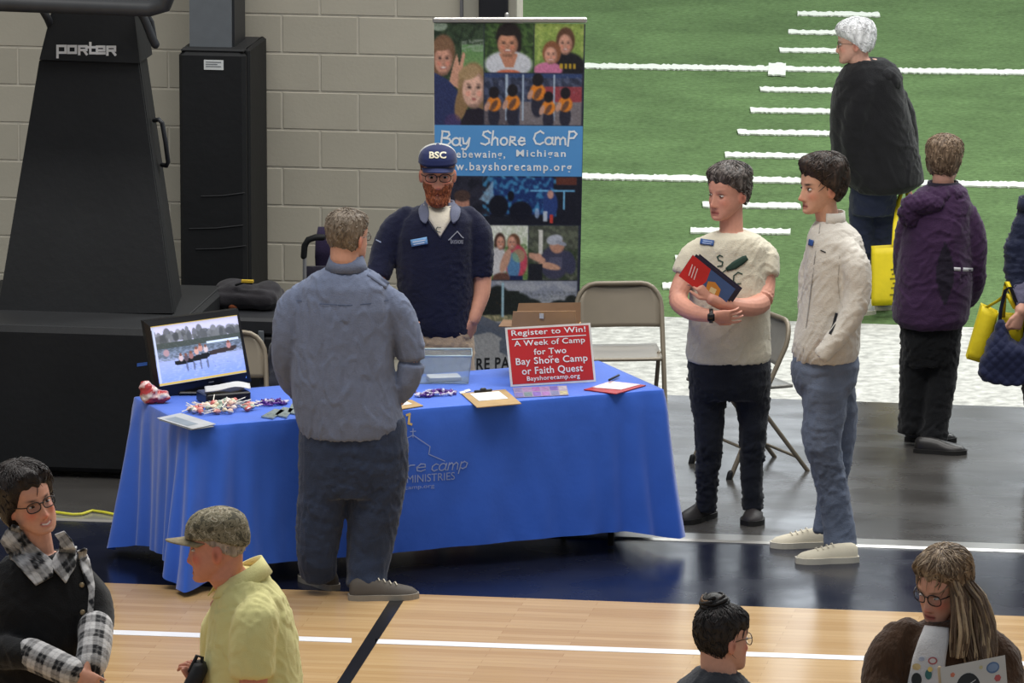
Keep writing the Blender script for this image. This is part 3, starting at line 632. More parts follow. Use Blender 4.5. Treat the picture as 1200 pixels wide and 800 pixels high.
g = Geo(); A_ = np.array(Aq); A2 = A_-np.array([.1, 0, 0]); g.add(np.vstack([A_, A2]), [(0,1,2,3),(7,6,5,4),(0,4,5,1),(1,5,6,2),(2,6,7,3),(3,7,4,0)]); bobj('tower_side_pad', g, M_pad)
g = prism([tq(40,366,yt+.3), tq(190,366,yt+.3), tq(150,40,top_y+.2), tq(60,40,top_y+.2)], None, .2); bobj('tower_frame', g, M_steel_d)
hp_ = bobj('tower_head_pad', prism([tq(46,70,top_y-.02), tq(164,74,top_y-.02), tq(157,14,top_y+.05), tq(61,10,top_y+.05)], None, .3), M_pad)
V2, Fc = stroke_geo(strokes('1', 66, 78, 51.5, 63, 2.9)+strokes('2', 78.5, 90.5, 51.8, 63.2, 2.9)+strokes('3', 91.5, 102.5, 52, 63.4, 2.9)+strokes('4', 103, 111.5, 52.2, 63.6, 2.9)+strokes('5', 112, 123.5, 52.4, 63.8, 2.9)+strokes('3', 124.5, 136, 52.6, 64, 2.9))
newobj('lettering', [tq(x, y, top_y-.024-(i//4)*5e-5)-OB for i, (x, y) in enumerate(V2)], Fc, mat('white_vinyl', (226,227,228)), hp_, smooth=False, rec=False)
g = Geo(); g.tube([tq(181,141,yt+.4), tq(186,140,yt+.36), tq(190,144,yt+.36), tq(194,166,yt+.37), tq(197,190,yt+.38), tq(195,194,yt+.38), tq(190,193,yt+.42)], .012, 10); bobj('grab_handle', g, M_steel_d, smooth=True)
V_ = [onY(160.5,425.5,yb-.002), onY(172.5,424,yb-.002), onY(172.5,428,yb-.002), onY(160.5,429.5,yb-.002)]; g = Geo(); g.add(V_, [(0,1,2,3)]); bobj('blue_tape', g, mat('blue_tape', (52,92,168), rough=.5), rec=False)
# backboard in its low position, edge padding along the bottom
yq = top_y-.75; c0 = tq(199, 19, yq); a0 = tq(0, 12, yq); d_ = (c0-a0); d_[1] = 0; d_ /= np.linalg.norm(d_); bl_ = c0-d_*1.9; thk = tq(100, 2, yq)[2]-tq(100, 16, yq)[2]
g = Geo(); path = [bl_+Z*1.1, bl_+Z*.08, bl_+d_*.02+Z*.03, bl_+d_*.08+Z*.0, c0-d_*.10+Z*.0, c0-d_*.03+Z*.02, c0+Z*.09, c0+Z*1.1]; path = [p_+Z*.036 for p_ in path]; g.tube(path, .043, 12, round_=True); bobj('edge_padding', g, mat('dark_edge_padding', (52,54,57), rough=.5), smooth=True)
g = Geo(); g.box(((bl_+c0)/2+Z*.62+np.array([0,.02,0])), (.93, .015, .54)); bobj('backboard_glass', g, mat('backboard_panel', (196,200,204), rough=.1))
g = Geo(); g.tube([tq(163,10,top_y), tq(171,26,top_y), tq(178,44,top_y), tq(182,52,top_y)], .022, 10); g.tube([tq(170,12,top_y+.02), tq(178,26,top_y+.02), tq(182,50,top_y+.02)], .012, 8); bobj('support_arm', g, M_steel_d, smooth=True)
g = Geo(); g.tube([tq(50,12,top_y), tq(56,22,top_y), tq(61,34,top_y+.1)], .02, 10); bobj('support_arm', g, M_steel_d, smooth=True)
# ------------------------------------------------------------------ roll-up banner
AB = P(594, 466); bn = empty('roll_up_banner', AB, YAW); tag(bn, 'tall roll-up banner with camp photographs and a bright blue band of lettering', 'banner'); MB = np.array([RIGHT, HEAD, [0,0,1]])
def bl3(px, py, w=0): return MB@(hit(px, py, AB, w)-AB)
b4 = [bl3(508.5,26), bl3(686,28), bl3(677,460), bl3(511,460)]; bf = quadf(*b4)
def bpx(x, y, off=0.0):
    v = (y-26)/(434); xl_ = 508.5+2.5*v; xr_ = 686-9*v; q = bf((x-xl_)/(xr_-xl_), v); return q-np.array([0, .003+off, 0])
cv = Canvas(178, 434, 1.0, (40,44,58)); X0, Y0 = 508, 26
def E(x, y, rx, ry, c, rot=0, a=1, clip=None): cv.ell(x-X0, y-Y0, rx, ry, c, rot, a, None if clip is None else (clip[0]-X0, clip[1]-Y0, clip[2]-X0, clip[3]-Y0))
def Rr(x0, y0, x1, y1, c, c2=None): cv.rect(x0-X0, y0-Y0, x1-X0, y1-Y0, c, c2)
def Pp(L, c, a=1, clip=None): cv.poly([(x-X0, y-Y0) for x, y in L], c, a, None if clip is None else (clip[0]-X0, clip[1]-Y0, clip[2]-X0, clip[3]-Y0))
def Nn(x0, y0, x1, y1, sc, c, **k): cv.noise(x0-X0, y0-Y0, x1-X0, y1-Y0, sc, c, **k)
def face(x, y, rx, ry, clip, tone=(205,150,128), rot=0, smile=True):
    E(x, y, rx, ry, tuple(v*.80 for v in tone), rot, 1, clip); E(x-rx*.14, y-ry*.04, rx*.84, ry*.92, tone, rot, .9, clip); E(x-rx*.1, y-ry*.5, rx*.55, ry*.3, tuple(min(255, v*1.10) for v in tone), rot, .6, clip)
    for sd in (-1, 1):
        E(x+sd*rx*.40, y-ry*.14, rx*.26, ry*.12, tuple(v*.72 for v in tone), rot, .8, clip); E(x+sd*rx*.40, y-ry*.13, rx*.13, ry*.065, (44,34,34), rot, .85, clip); E(x+sd*rx*.42, y-ry*.30, rx*.24, ry*.045, tuple(v*.5 for v in tone), rot, .6, clip); E(x+sd*rx*.5, y+ry*.22, rx*.24, ry*.16, (min(255,tone[0]*1.08), tone[1]*.86, tone[2]*.84), rot, .5, clip)
    E(x+rx*.08, y+ry*.12, rx*.11, ry*.24, tuple(v*.84 for v in tone), rot, .6, clip); E(x-rx*.02, y+ry*.26, rx*.18, ry*.06, tuple(v*.7 for v in tone), rot, .5, clip)
    if smile: E(x, y+ry*.50, rx*.40, ry*.13, (158,84,78), rot, .8, clip); E(x, y+ry*.48, rx*.31, ry*.07, (228,216,208), rot, .95, clip)
    else: E(x, y+ry*.52, rx*.2, ry*.07, (160,88,84), rot, .9, clip)
    E(x, y+ry*.92, rx*.5, ry*.14, tuple(v*.62 for v in tone), rot, .6, clip)
c1 = (508,26,567,146); Rr(*c1, (56,74,52)); Nn(*c1, 14, (34,48,34), th=.1, seed=3); Rr(541,52,567,86,(96,140,84),(120,150,96)); Nn(541,46,567,60,5,(170,180,170),seed=4,a=.6); E(514,30,10,6,(190,206,186),0,.7,c1)
E(519,60,14,20,(120,88,66),0,1,c1); E(511,86,7,16,(112,82,60),10,1,c1); Pp([(508,84),(524,92),(540,110),(540,146),(508,146)], (46,56,96), 1, c1); E(518,120,18,26,(44,52,92),0,1,c1); face(519,70,10.5,17,c1); E(517,52,12,7,(126,94,70),-8,1,c1)
Pp([(532,100),(526,94),(531,74),(535,62),(538,76),(542,60),(545,62),(541,84),(538,104)], (206,152,128), 1, c1)
E(553,98,17,26,(152,124,88),6,1,c1); E(541,118,8,22,(142,112,78),12,1,c1); E(563,112,6,18,(128,102,72),0,1,c1); Pp([(538,146),(546,128),(560,124),(567,128),(567,146)], (34,30,40), 1, c1); face(555,104,13.5,21,c1,(222,176,156),4,False); E(549,84,13,8,(168,140,102),-20,.9,c1); E(530,142,10,10,(80,58,100),0,.6,c1)
c2 = (567.5,26,626,84); Rr(*c2, (70,98,52)); Nn(*c2, 9, (42,62,36), th=.05, seed=7); Nn(*c2, 7, (126,150,84), th=.55, seed=8)
E(596,42,15,17,(30,24,24),0,1,c2); E(606,52,5,10,(34,27,26),0,1,c2); E(596,74,28,16,(206,208,216),0,1,c2); Pp([(585,62),(607,62),(602,78),(592,78)], (190,130,104), 1, c2); face(595,51,12,14,c2,(198,140,112)); E(595,35,12,6,(32,26,26),0,1,c2); E(596,84,14,4,(206,86,50),0,.8,c2)
c3 = (626.5,26,685,84); Rr(*c3, (150,172,84),(110,140,70)); Nn(*c3, 8, (186,200,110), th=.2, seed=10, a=.7); Nn(*c3, 6, (88,116,58), th=.5, seed=11)
E(663,46,11,16,(92,62,46),0,1,c3); E(665,77,22,18,(26,26,32),0,1,c3); face(663,50,8,12,c3); E(647,60,11,14,(134,84,58),0,1,c3); E(643,80,17,9,(206,120,158),0,1,c3); face(646,63,7.5,10,c3,(212,156,134))
for k in range(4): Rr(657+k*5.2, 73, 660.4+k*5.2, 78.5, (186,150,44))
c4 = (567.5,84.5,684,145); Rr(*c4, (74,82,108)); Nn(*c4, 12, (44,50,70), th=.0, seed=13); Rr(567.5,84.5,684,90,(48,66,108)); Rr(610,118,684,145,(120,112,116)); Rr(640,100,684,118,(150,62,70)); Rr(567.5,122,600,145,(92,84,90)); Nn(*c4, 6, (150,150,160), th=.5, seed=14, a=.6)
for x in (593,594.5,613,650): Rr(x, 86, x+1.4, 140, (170,186,206))
for x, y, k in ((579,120,1),(601,118,1.05),(631,106,1.1),(644,124,.95),(664,120,1)):
    E(x,y+14*k,7*k,13*k,(40,40,54),0,1,c4); E(x,y,8.5*k,9*k,(222,128,40),0,1,c4); E(x,y+2,3*k,7*k,(60,50,60),30,.7,c4); E(x,y-13*k,6*k,7*k,(26,24,28),0,1,c4); E(x-8*k,y+3,3,6,(196,150,130),20,1,c4)
Rr(508,145.5,686,205,(88,150,208),(84,146,206))
c5 = (508,205,686,262); Rr(*c5, (22,24,34)); Nn(508,205,575,262,16,(44,44,58),seed=16,a=.8); E(541,238,9,13,(180,128,108),0,1,c5); E(541,228,10,7,(70,52,46),0,1,c5); E(541,258,14,10,(60,56,70),0,1,c5)
Rr(575,206,652,250,(24,48,104)); Nn(566,205,656,252,12,(64,140,190),th=.15,seed=17,a=.85); Nn(575,205,640,240,7,(110,190,210),th=.5,seed=18,a=.7); Pp([(562,232),(578,210),(580,240)],(150,180,206),.7); Rr(655,206,680,215,(90,46,36)); Rr(624,221,678,222.6,(110,180,230)); Rr(664,222,665.4,244,(120,190,236))
E(648,238,9,17,(38,60,120),0,1,c5); E(648,226,4,5,(190,140,130),0,1,c5); E(585,240,12,13,(14,16,26),0,1,c5); E(612,246,14,12,(14,16,28),0,1,c5); E(600,228,4,6,(12,14,24),0,1,c5); Rr(648,250,652,260,(196,60,50)); Rr(640,246,645,258,(180,190,210)); E(632,248,3,6,(150,170,206),0,.8,c5)
Rr(508,262,567,330,(34,34,42))
c6 = (567,263,622,327); Rr(*c6, (206,212,196),(120,150,90)); Nn(567,263,622,290,8,(232,234,226),seed=20); Nn(567,285,622,327,6,(74,110,52),seed=21,a=.8)
E(587,283,7,12,(66,44,36),0,1,c6); E(585,306,12,18,(206,204,208),0,1,c6); E(590,325,12,7,(98,66,56),0,1,c6); face(588,283,5,8,c6); E(604,283,8,11,(104,70,50),0,1,c6); E(607,305,14,20,(196,70,92),0,1,c6); E(604,310,8,16,(84,130,176),0,1,c6); E(610,298,8,8,(150,180,120),0,.6,c6); face(602,283,5.5,8,c6); E(594,304,5,15,(196,150,128),20,1,c6); Rr(600,322,616,327,(30,40,80))
c7 = (622.5,263,683,327); Rr(*c7, (70,74,64)); Nn(*c7, 9, (104,110,92), seed=23, a=.8); Nn(622,290,683,327,10,(52,64,44),seed=24)
E(654,306,18,20,(62,62,84),0,1,c7); Rr(648,300,664,314,(84,84,108)); E(657,286,9,9,(186,136,114),0,1,c7); E(654,279,10,6,(178,182,196),-10,1,c7); E(662,283,7,2.5,(150,154,170),18,1,c7); Pp([(634,268),(640,268),(639,296),(635,298)], (214,212,206), 1, c7); E(632,300,12,4,(196,148,126),20,1,c7); E(648,310,14,4,(200,152,128),12,1,c7); E(634,300,5,5,(206,156,134),0,1,c7); Rr(622.5,308,640,327,(28,30,36)); E(672,306,8,14,(58,60,84),-14,1,c7)
Rr(622,327,682,329,(30,32,40)); Rr(508,327.5,683,462,(160,164,176),(176,178,184)); Nn(508,328,683,350,22,(130,136,154),seed=26,a=.7)
Nn(508,340,612,372,9,(30,34,30),th=-.35,seed=27,soft=.12); E(610,358,19,16,(30,36,32)); E(585,352,16,19,(28,32,30)); E(628,360,13,11,(34,38,34)); E(662,362,17,12,(32,36,34)); E(676,354,9,10,(34,38,36)); Nn(590,340,683,374,4,(46,54,46),th=.2,seed=28,a=.4); Rr(508,369,682,376,(176,164,128)); Nn(508,368,682,376,6,(110,110,84),seed=29); Rr(508,376,682,462,(148,150,154),(162,163,165)); E(520,358,26,20,(26,30,30)); Rr(508,340,545,378,(34,38,36)); Nn(566,340,590,360,3,(190,110,60),th=.6,seed=31)
Rr(589.5,330,592.5,371,(156,190,206)); Pp([(508,376),(562,368),(600,384),(640,400),(640,414),(600,400),(575,388),(556,392),(508,382)], (84,92,108)); Pp([(556,376),(566,369),(606,386),(600,392)], (92,98,112)); Pp([(587,400),(600,384),(606,420),(588,412)], (88,96,110)); Nn(640,366,660,376,4,(196,140,120),th=.2,seed=33)
gr = np.random.RandomState(2).normal(0, 5, cv.C.shape[:2]+(1,)); B_ = cv.C.copy()
for _ in range(1): Q = np.pad(B_, ((1,1),(1,1),(0,0)), 'edge'); B_ = (Q[1:-1,1:-1]*2+Q[:-2,1:-1]+Q[2:,1:-1]+Q[1:-1,:-2]+Q[1:-1,2:])/6
L1 = wave(np.stack([cv.X.ravel(), cv.Y.ravel(), 0*cv.X.ravel()], 1), 90, .55, 9, 1.2).reshape(cv.X.shape)[..., None]; keep = ((cv.Y > 119.5)&(cv.Y < 179))[..., None]
cv.C = np.where(keep, cv.C, (B_*(1+.10*L1)+gr)*.94+6)
pn = painted('print', cv, lambda u, v: bf(u, v)-np.array([0, .003, 0]), bn); slabq('banner_backing', [q for q in b4], (0,1,0), .002, mat('banner_backing', (190,190,190)), bn)
M_wp = mat('white_print_ink', (226,230,234), rough=.4); M_bp = mat('black_print_ink', (30,32,36), rough=.5)
for st_w in (strokes('Bay', 515, 552, 152.5, 169, 2.1, .06), strokes('ShoQe', 563, 616, 152, 168, 2.1, .06), strokes('CamP', 624, 676, 151.5, 167, 2.1, .06)): V2, Fc = stroke_geo(st_w); mapped('lettering', V2, Fc, bpx, M_wp, pn, .001)
for t, a_, b_, y0, y1, bo in (('Sebewaing,', 528, 592, 174.5, 186, .02), ('Michigan', 605, 663, 173.5, 184, .02), ('www.bayshorecamp.org', 512, 670, 188.5, 201, .02)):
    V2, Fc = text_px(t, a_, b_, y0, y1, bold=bo, spacing=1.25); mapped('lettering', V2, Fc, bpx, M_wp, pn, .001)
V2, Fc = text_px('BAY SHORE PARK', 508.5+1, 621, 418.5, 438, bold=.012, slope=-.04); V2, Fc = text_px('SHORE PARK', 527, 617, 420.5, 435, bold=.02, slope=-.05, spacing=1.1); mapped('sign_lettering', V2, Fc, bpx, M_bp, pn, .001)
g = Geo(); a, b = bl3(507,25), bl3(688,27.5); g.box((a+b)/2+[0,.002,.012], (np.linalg.norm(b-a)/2, .014, .014), bev=.006); flat('top_rail', g, M_alu, bn)
g = Geo(); g.box((0, .04, .045), (.41,.075,.045), bev=.015); flat('cassette', g, M_alu, bn); g = Geo(); g.tube([(0,.03,.08),(0,.03,2.0)], .012, 8); obj('pole', g, M_alu, bn)
for sd in (-1, 1): g = Geo(); g.box((sd*.25, .04, .008), (.03,.17,.008), bev=.004); flat('foot', g, M_steel, bn)
# ------------------------------------------------------------------ the long table and its cloth
ZT = .745; FL, FR, BLk = P(224, 502.5, ZT), P(776, 458.5, ZT), P(153, 468, ZT); TU = (FR-FL)/np.linalg.norm(FR-FL); TV = np.array([-TU[1], TU[0], 0]); TL_ = np.linalg.norm(FR-FL); TD = .76
TA = FL.copy(); TA[2] = 0; TROT = math.atan2(TU[1], TU[0]); MT = np.array([TU, TV, Z])
def Tl(q): return MT@(np.asarray(q, float)-TA)       # world -> table frame
def tp(px, py, z=ZT+.012): return Tl(P(px, py, z))   # a point on the table top
tb = empty('folding_table', TA, TROT); tag(tb, 'long folding table hidden beneath the royal blue cloth', 'table')
g = Geo(); g.box((TL_/2, TD/2, ZT-.02), (TL_/2-.01, TD/2-.01, .018), bev=.008); flat('tabletop', g, mat('grey_plastic', (150,150,146)), tb); ml = mat('dark_table_leg', (40,40,42), rough=.4, metal=.4)
for sx in (.22, TL_-.22):
    for sy in (.09, TD-.09): g = Geo(); g.tube([(sx, sy, ZT-.04), (sx, sy, .012)], .014, 10, flat_end=True); obj('leg', g, ml, tb)
    g = Geo(); g.tube([(sx, .09, .12), (sx, TD-.09, .12)], .01, 8); obj('crossbar', g, ml, tb)
def cloth_mesh():
    n_s = 620; per = 2*(TL_+TD); rc = .035; S = np.linspace(0, per, n_s, endpoint=False); cs = np.array([0, TL_, TL_+TD, 2*TL_+TD, per])
    T = np.array([0, .004, .012, .03, .07, .15, .28, .42, .56, .70, .84, .95, 1.0]); V = np.zeros((len(T), n_s, 3)); ov = .006
    rnd = np.random.RandomState(8); ph = rnd.rand(12)*6
    for i, s_ in enumerate(S):
        if s_ < TL_: p_ = np.array([s_, -ov]); nr = np.array([0, -1.]); 
        elif s_ < TL_+TD: p_ = np.array([TL_+ov, s_-TL_]); nr = np.array([1., 0])
        elif s_ < 2*TL_+TD: p_ = np.array([TL_-(s_-TL_-TD), TD+ov]); nr = np.array([0, 1.])
        else: p_ = np.array([-ov, TD-(s_-2*TL_-TD)]); nr = np.array([-1., 0])
        k = np.argmin(np.abs(cs-s_)); dc = s_-cs[k]; c = math.exp(-(dc/.16)**2); cn = [(0,0),(TL_,0),(TL_,TD),(0,TD),(0,0)][k]; dirc = np.array([(-1,-1),(1,-1),(1,1),(-1,1),(-1,-1)][k])/math.sqrt(2)
        lft = 1.0 if k in (0, 3, 4) else .62
        nr2 = nr*(1-c*.75)+dirc*c*.75; nr2 /= np.linalg.norm(nr2)
        tang = np.array([-nr[1], nr[0]])
        for j, t in enumerate(T):
            fl = t*(.022+.105*c*lft)+.010*math.sin(min(t*12, 1.57)); ff = 0
            ff += t**.8*(.040*math.exp(-(dc/.26)**2))*math.sin(dc*48+1.1*math.sin(t*2+k)+k*1.7)*lft
            ff += t*.010*math.sin(s_*9+ph[0]+t*1.2)*math.sin(s_*2.3+ph[1])+t*.005*math.sin(s_*23+ph[2]+t*2)
            hem = .10-.076*math.exp(-(dc/.13)**2)*lft-.012*math.sin(s_*2.1)*.4
            z = (ZT+.010)*(1-t)+hem*t if t > .012 else ZT+.010-t*.3
            q = p_+nr2*(fl+ff); V[j, i] = (q[0], q[1], z)
    g = Geo(); V0 = V[0].copy(); ins = V0.copy(); ins[:, 0] = np.clip(ins[:, 0], .02, TL_-.02); ins[:, 1] = np.clip(ins[:, 1], .02, TD-.02); ins[:, 2] = ZT+.0115
    rings = [V[j] for j in range(len(T)-1, -1, -1)]+[ins]
    for f_ in (.8, .6, .4, .2, .03): q = ins.copy(); q[:, 0] = TL_/2+(ins[:, 0]-TL_/2)*(1-(1-f_)*.36); q[:, 1] = TD/2+(ins[:, 1]-TD/2)*f_; rings.append(q)
    g.loft(rings, cap=False); n = g.n-n_s; half = n_s
    return g
mcl = mat('royal_blue_cloth', (46,98,206), rough=.58, var=.05, scale=5, bump=.12, bscale=35, sheen=.35, spec=.3)
gcl = cloth_mesh(); V = gcl.verts(); nf = []; n_s = 620
k0 = gcl.n-n_s; gcl.F += [tuple(k0+i for i in range(n_s))]
V2_ = V.copy(); fr = (V[:, 2] < .70); V2_[:, 1] += np.where(fr, wave(V*np.array([1,.4,.8]), 12, 26, 6, 1.2)*.0045, 0); V2_[:, 2] += 0
cloth_o = newobj('tablecloth', V2_, gcl.F, mcl, None, rec=False); cloth_o.location = TA; cloth_o.rotation_euler = (0, 0, TROT); tag(cloth_o, 'royal blue cloth draped over the long table, printed with a camp logo', 'tablecloth')
bvc = BVHTree.FromPolygons([tuple(TA+MT.T@v) for v in V2_], gcl.F)
def oncloth(name, V2, Fc, m, off=.003):
    P3 = []
    for i, (x, y) in enumerate(V2):
        d = ray(x, y); d = d/np.linalg.norm(d); h = bvc.ray_cast(Vector(CAM), Vector(d)); P3.append(Tl(np.array(h[0])-d*(off+(i//4 % 60)*4e-5)))
    return newobj(name, P3, Fc, m, cloth_o, smooth=False, rec=False)
mpr = mat('silver_cloth_print', (142,160,206), rough=.5)
for st_w in (strokes('Bay', 392, 419, 547, 563, 1.3, .2, -.075), strokes('Shore', 426, 499.5, 541, 557, 1.3, .25, -.075), strokes('camp', 504, 548, 536.5, 552, 1.3, .25, -.075)): V2, Fc = stroke_geo(st_w); oncloth('logo_script', V2, Fc, mpr)
V2, Fc = text_px('FAMILY MINISTRIES', 436, 533, 560, 569, slope=-.075); oncloth('logo_caption', V2-np.array([0, -.075*97*0]), Fc, mpr)
V2, Fc = text_px('bayshorecamp.org', 440, 509, 571.5, 577.5, slope=-.075); oncloth('logo_caption', V2, Fc, mpr)
V2, Fc = stroke_geo([([(446,526),(452,524),(452,520),(466,519),(484,509.5),(504,523),(502.5,532),(521,540)], 1.0), ([(484,502),(484,512)], 1.0), ([(481,505.5),(487,505)], 1.0)]); oncloth('logo_roofline', V2, Fc, mpr)
V2, Fc = stroke_geo([([(477,486),(480,485),(479,496),(482,497)], 2.6)]); oncloth('logo_gold_mark', V2, Fc, mat('gold_print', (210,180,110)))
# ------------------------------------------------------------------ things on the table
def thing(name, label, cat, loc, rz=0, group=None): e = empty(name, TA+MT.T@np.asarray(loc, float), TROT+rz); tag(e, label, cat, group); return e
ZC = ZT+.0135
def rel(o_loc, rz, q): c, s_ = math.cos(-rz), math.sin(-rz); v = np.asarray(q)-np.asarray(o_loc); return np.array([c*v[0]-s_*v[1], s_*v[0]+c*v[1], v[2]])
def quad_thing(name, label, cat, px4, th, m, part, z=ZC, group=None):
    q = np.array([Tl(P(x, y, z)) for x, y in px4]); loc = q.mean(0); e = thing(name, label, cat, loc, 0, group); q = q-loc; slabq(part, q, Z, th, m, e); return e, q
# sign
a, b, c, d = (597.5,386.5), (696.5,382), (698.5,447), (598.5,453); lo = Tl(P(598.5,453,ZC)); lr = Tl(P(698.5,447,ZC)); SA = TA+MT.T@((lo+lr)/2); sg = empty('register_sign', SA, TROT); tag(sg, 'red sign with a white border inviting people to register to win a week of camp', 'sign')
def sgp(px, py, w=0): q = hit(px, py, SA, 0); q = MT@(q-SA); return q
l0, r0 = MT@(TA+MT.T@lo-SA), MT@(TA+MT.T@lr-SA); hgt_ = (sgp(647,384)-sgp(647,450))[2]*1.0; up_ = np.array([0, .07, hgt_]); q4 = [l0+up_, r0+up_, r0, l0]; nS = -np.cross(r0-l0, up_); nS /= np.linalg.norm(nS); nS *= np.sign(-nS[1])
slabq('board', q4, -nS, .004, mat('white_card', (214,212,208), rough=.5), sg); sf = quadf(*q4)
def sg2(x, y, off=0): u = (x-597.5)/(100); v = (y-(386.5-4.5*u))/(66.2); return sf(u, v)+nS*(.0015+off)
m_red = mat('red_print', (186,40,44), rough=.45, var=.03); newobj('red_panel', [sf(u, v)+nS*.001 for u, v in ((.025,.035),(.975,.035),(.975,.965),(.025,.965))], [(0,1,2,3)], m_red, sg, smooth=False, rec=False)
for t, x0, x1, y0, y1, bo in (('Register to Win!', 604, 691, 389.6, 397.8, .035), ('A Week of Camp', 606, 689, 401.4, 409.6, .035), ('for Two', 628, 666, 410.6, 417.4, .035), ('or', 644.5, 650, 418.6, 420.8, .03), ('Bay Shore Camp', 606, 690, 421, 431, .035), ('or Faith Quest', 612, 683.5, 431.5, 441, .035), ('Bayshorecamp.org', 617, 679, 441.5, 448, .03)):
    V2, Fc = text_px(t, x0, x1, y0, y1, bold=bo*.35, slope=-.045, spacing=1.06); mapped('lettering', V2, Fc, lambda x, y, o: sg2(x, y+.045*0, o), M_wp, sg, .0008)
newobj('underline', [sg2(x, y, .0008) for x, y in ((604,399.2),(691,395.3),(691,396.3),(604,400.2))], [(0,1,2,3)], M_wp, sg, smooth=False, rec=False)
g = Geo(); m1 = (l0+r0)/2; g.ribbon([m1+up_*.7-nS*.006+np.array([-.04,0,0]), m1-nS*.11+np.array([-.04,0,0.001])], [m1+up_*.7-nS*.006+np.array([.04,0,0]), m1-nS*.11+np.array([.04,0,0.001])], .003); flat('easel_back', g, mat('card_back', (196,190,180)), sg)
# monitor
MA = P(238, 462, ZC); MA_ = MA.copy(); mo = empty('computer_monitor', MA, YAW); tag(mo, 'black computer monitor tilted on the table, showing canoes on a lake', 'monitor')
def ml_(px, py, w): return MB@(hit(px, py, MA, w)-MA)
OQ = [ml_(168,376.5,-.05), ml_(279,362,.10), ml_(294.5,446.5,.10), ml_(184,467,-.05)]; SQ = [ml_(175.5,382.6,-.045), ml_(277.5,368.5,.095), ml_(288.6,436,.095), ml_(186.6,452.8,-.045)]
nM = np.cross(OQ[1]-OQ[0], OQ[3]-OQ[0]); nM /= np.linalg.norm(nM); nM *= -np.sign(nM[1]); m_bez = mat('black_bezel', (22,22,24), rough=.3, var=.05)
slabq('casing', OQ, -nM, .045, m_bez, mo); 
def frameq(name, O, I, lift, m, parent): newobj(name, [q+nM*lift*.2 for q in O]+[q+nM*lift for q in I], [(0,1,5,4),(1,2,6,5),(2,3,7,6),(3,0,4,7)], m, parent, smooth=False, rec=False)
frameq('bezel', OQ, SQ, .010, m_bez, mo)
cv = Canvas(103, 70, 1.2, (150,160,190)); cv.rect(0,0,103,24,(206,206,232),(196,198,226)); rt = random.Random(6)
for k in range(90): q = rt.uniform(70, 120); cv.ell(rt.uniform(0,103), rt.uniform(13,24)-abs(rt.gauss(0,2)), rt.uniform(2,5), rt.uniform(2.5,7), (q, q+4, q+8), 0, .75)
cv.rect(0,21,103,29,(70,78,76)); cv.noise(0,19,103,28,3,(96,104,104),th=.2,seed=51,a=.35); cv.rect(0,28,103,44,(110,124,142),(150,162,196)); cv.noise(0,27,103,42,7,(66,76,84),th=.0,seed=52,a=.6,stretch=2.2); cv.rect(0,43,103,70,(158,172,220),(128,156,226)); cv.noise(0,40,103,70,9,(176,188,232),th=.2,seed=53,a=.5,stretch=3)
cv.rect(62,26,100,28.5,(206,220,246)); cv.ell(14,33,3.5,4,(170,140,150)); cv.poly([(22,44),(62,39),(66,42),(60,46),(28,49),(22,48)], (34,36,40)); cv.poly([(62,38),(94,35),(97,37),(92,41),(66,43)], (60,54,56))
for x, y, c in ((30,41,(200,180,186)),(42,40,(150,110,110)),(49,36,(206,160,150)),(54,33,(190,140,130)),(60,35,(206,190,196)),(87,34,(180,130,130)),(36,42,(90,80,90))): cv.ell(x,y,2.6,4,c); cv.ell(x,y-4,1.6,1.8,(120,84,74))
for x in (36,44,52,60): cv.ell(x,52,1.2,6,(84,92,120),0,.7)
cv.noise(30,50,90,62,6,(60,70,90),th=.55,seed=55,a=.6,stretch=3); cv.rect(0,0,103,1.5,(206,180,90)); cv.rect(0,67.5,103,70,(206,180,100)); cv.rect(1,1.5,3.5,67,(190,200,226))
sfM = quadf(*SQ); painted('screen', cv, lambda u, v: sfM(u, v)+nM*.003, mo, rough=.2, emit=.75)
g = Geo(); bc = (OQ[2]+OQ[3])/2; foot = np.array([bc[0]+.01, bc[1]+.04, 0]); g.tube([(OQ[0]+OQ[2])/2-nM*.05, bc-nM*.04+Z*.0, foot+Z*.02], .022, 12, squash=.8); obj('neck', g, m_bez, mo); g = Geo(); g.box(foot+Z*.008, (.13,.09,.008), bev=.006); flat('stand_base', g, m_bez, mo)
q0, q1 = (SQ[3]*.44+SQ[2]*.56), (SQ[3]*.38+SQ[2]*.62); dd = q1-q0; 
newobj('maker_mark', [q0+dd*x-Z*(.020-y*.008)+nM*.009 for x, y in ((0,0),(1,0),(1,.7),(0,.7))], [(0,1,2,3)], mat('silver_mark', (120,122,126), rough=.3), mo, smooth=False, rec=False)
q0 = SQ[2]-Z*.026; newobj('power_light', [q0+np.array([x, 0, z])+nM*.009 for x, z in ((-.008,0),(-.002,0),(-.002,.018),(-.008,.018))], [(0,1,2,3)], mat('blue_led', (90,140,230), emit=.8), mo, smooth=False, rec=False)
# candy bag left of the monitor
e = thing('candy_bag', 'crumpled clear bag of red and pink candy beside the left edge of the monitor', 'bag', tp(176,472)); g = Geo(); g.ell((0,0,.04),(.05,.045,.045)); g.ell((-.02,0,.075),(.035,.03,.03)); g.ell((.05,-.02,.03),(.04,.035,.03)); me = remesh(g, .006, 3); V = mesh_V(me); V = V+mesh_N(me)*(wave(V, 5, 90, 6, 1)*.007)[:, None]; set_V(me, V)
n_ = wave(V, 9, 60, 5, 1); C = np.where(n_[:, None] > .28, np.array(lin((176,62,64))), np.where(n_[:, None] > -.2, np.array(lin((206,170,168))), np.array(lin((226,216,210))))); paint(me, C); link('bag', me, mat('candy_bag_film', attr=True, rough=.15, var=.05), e)
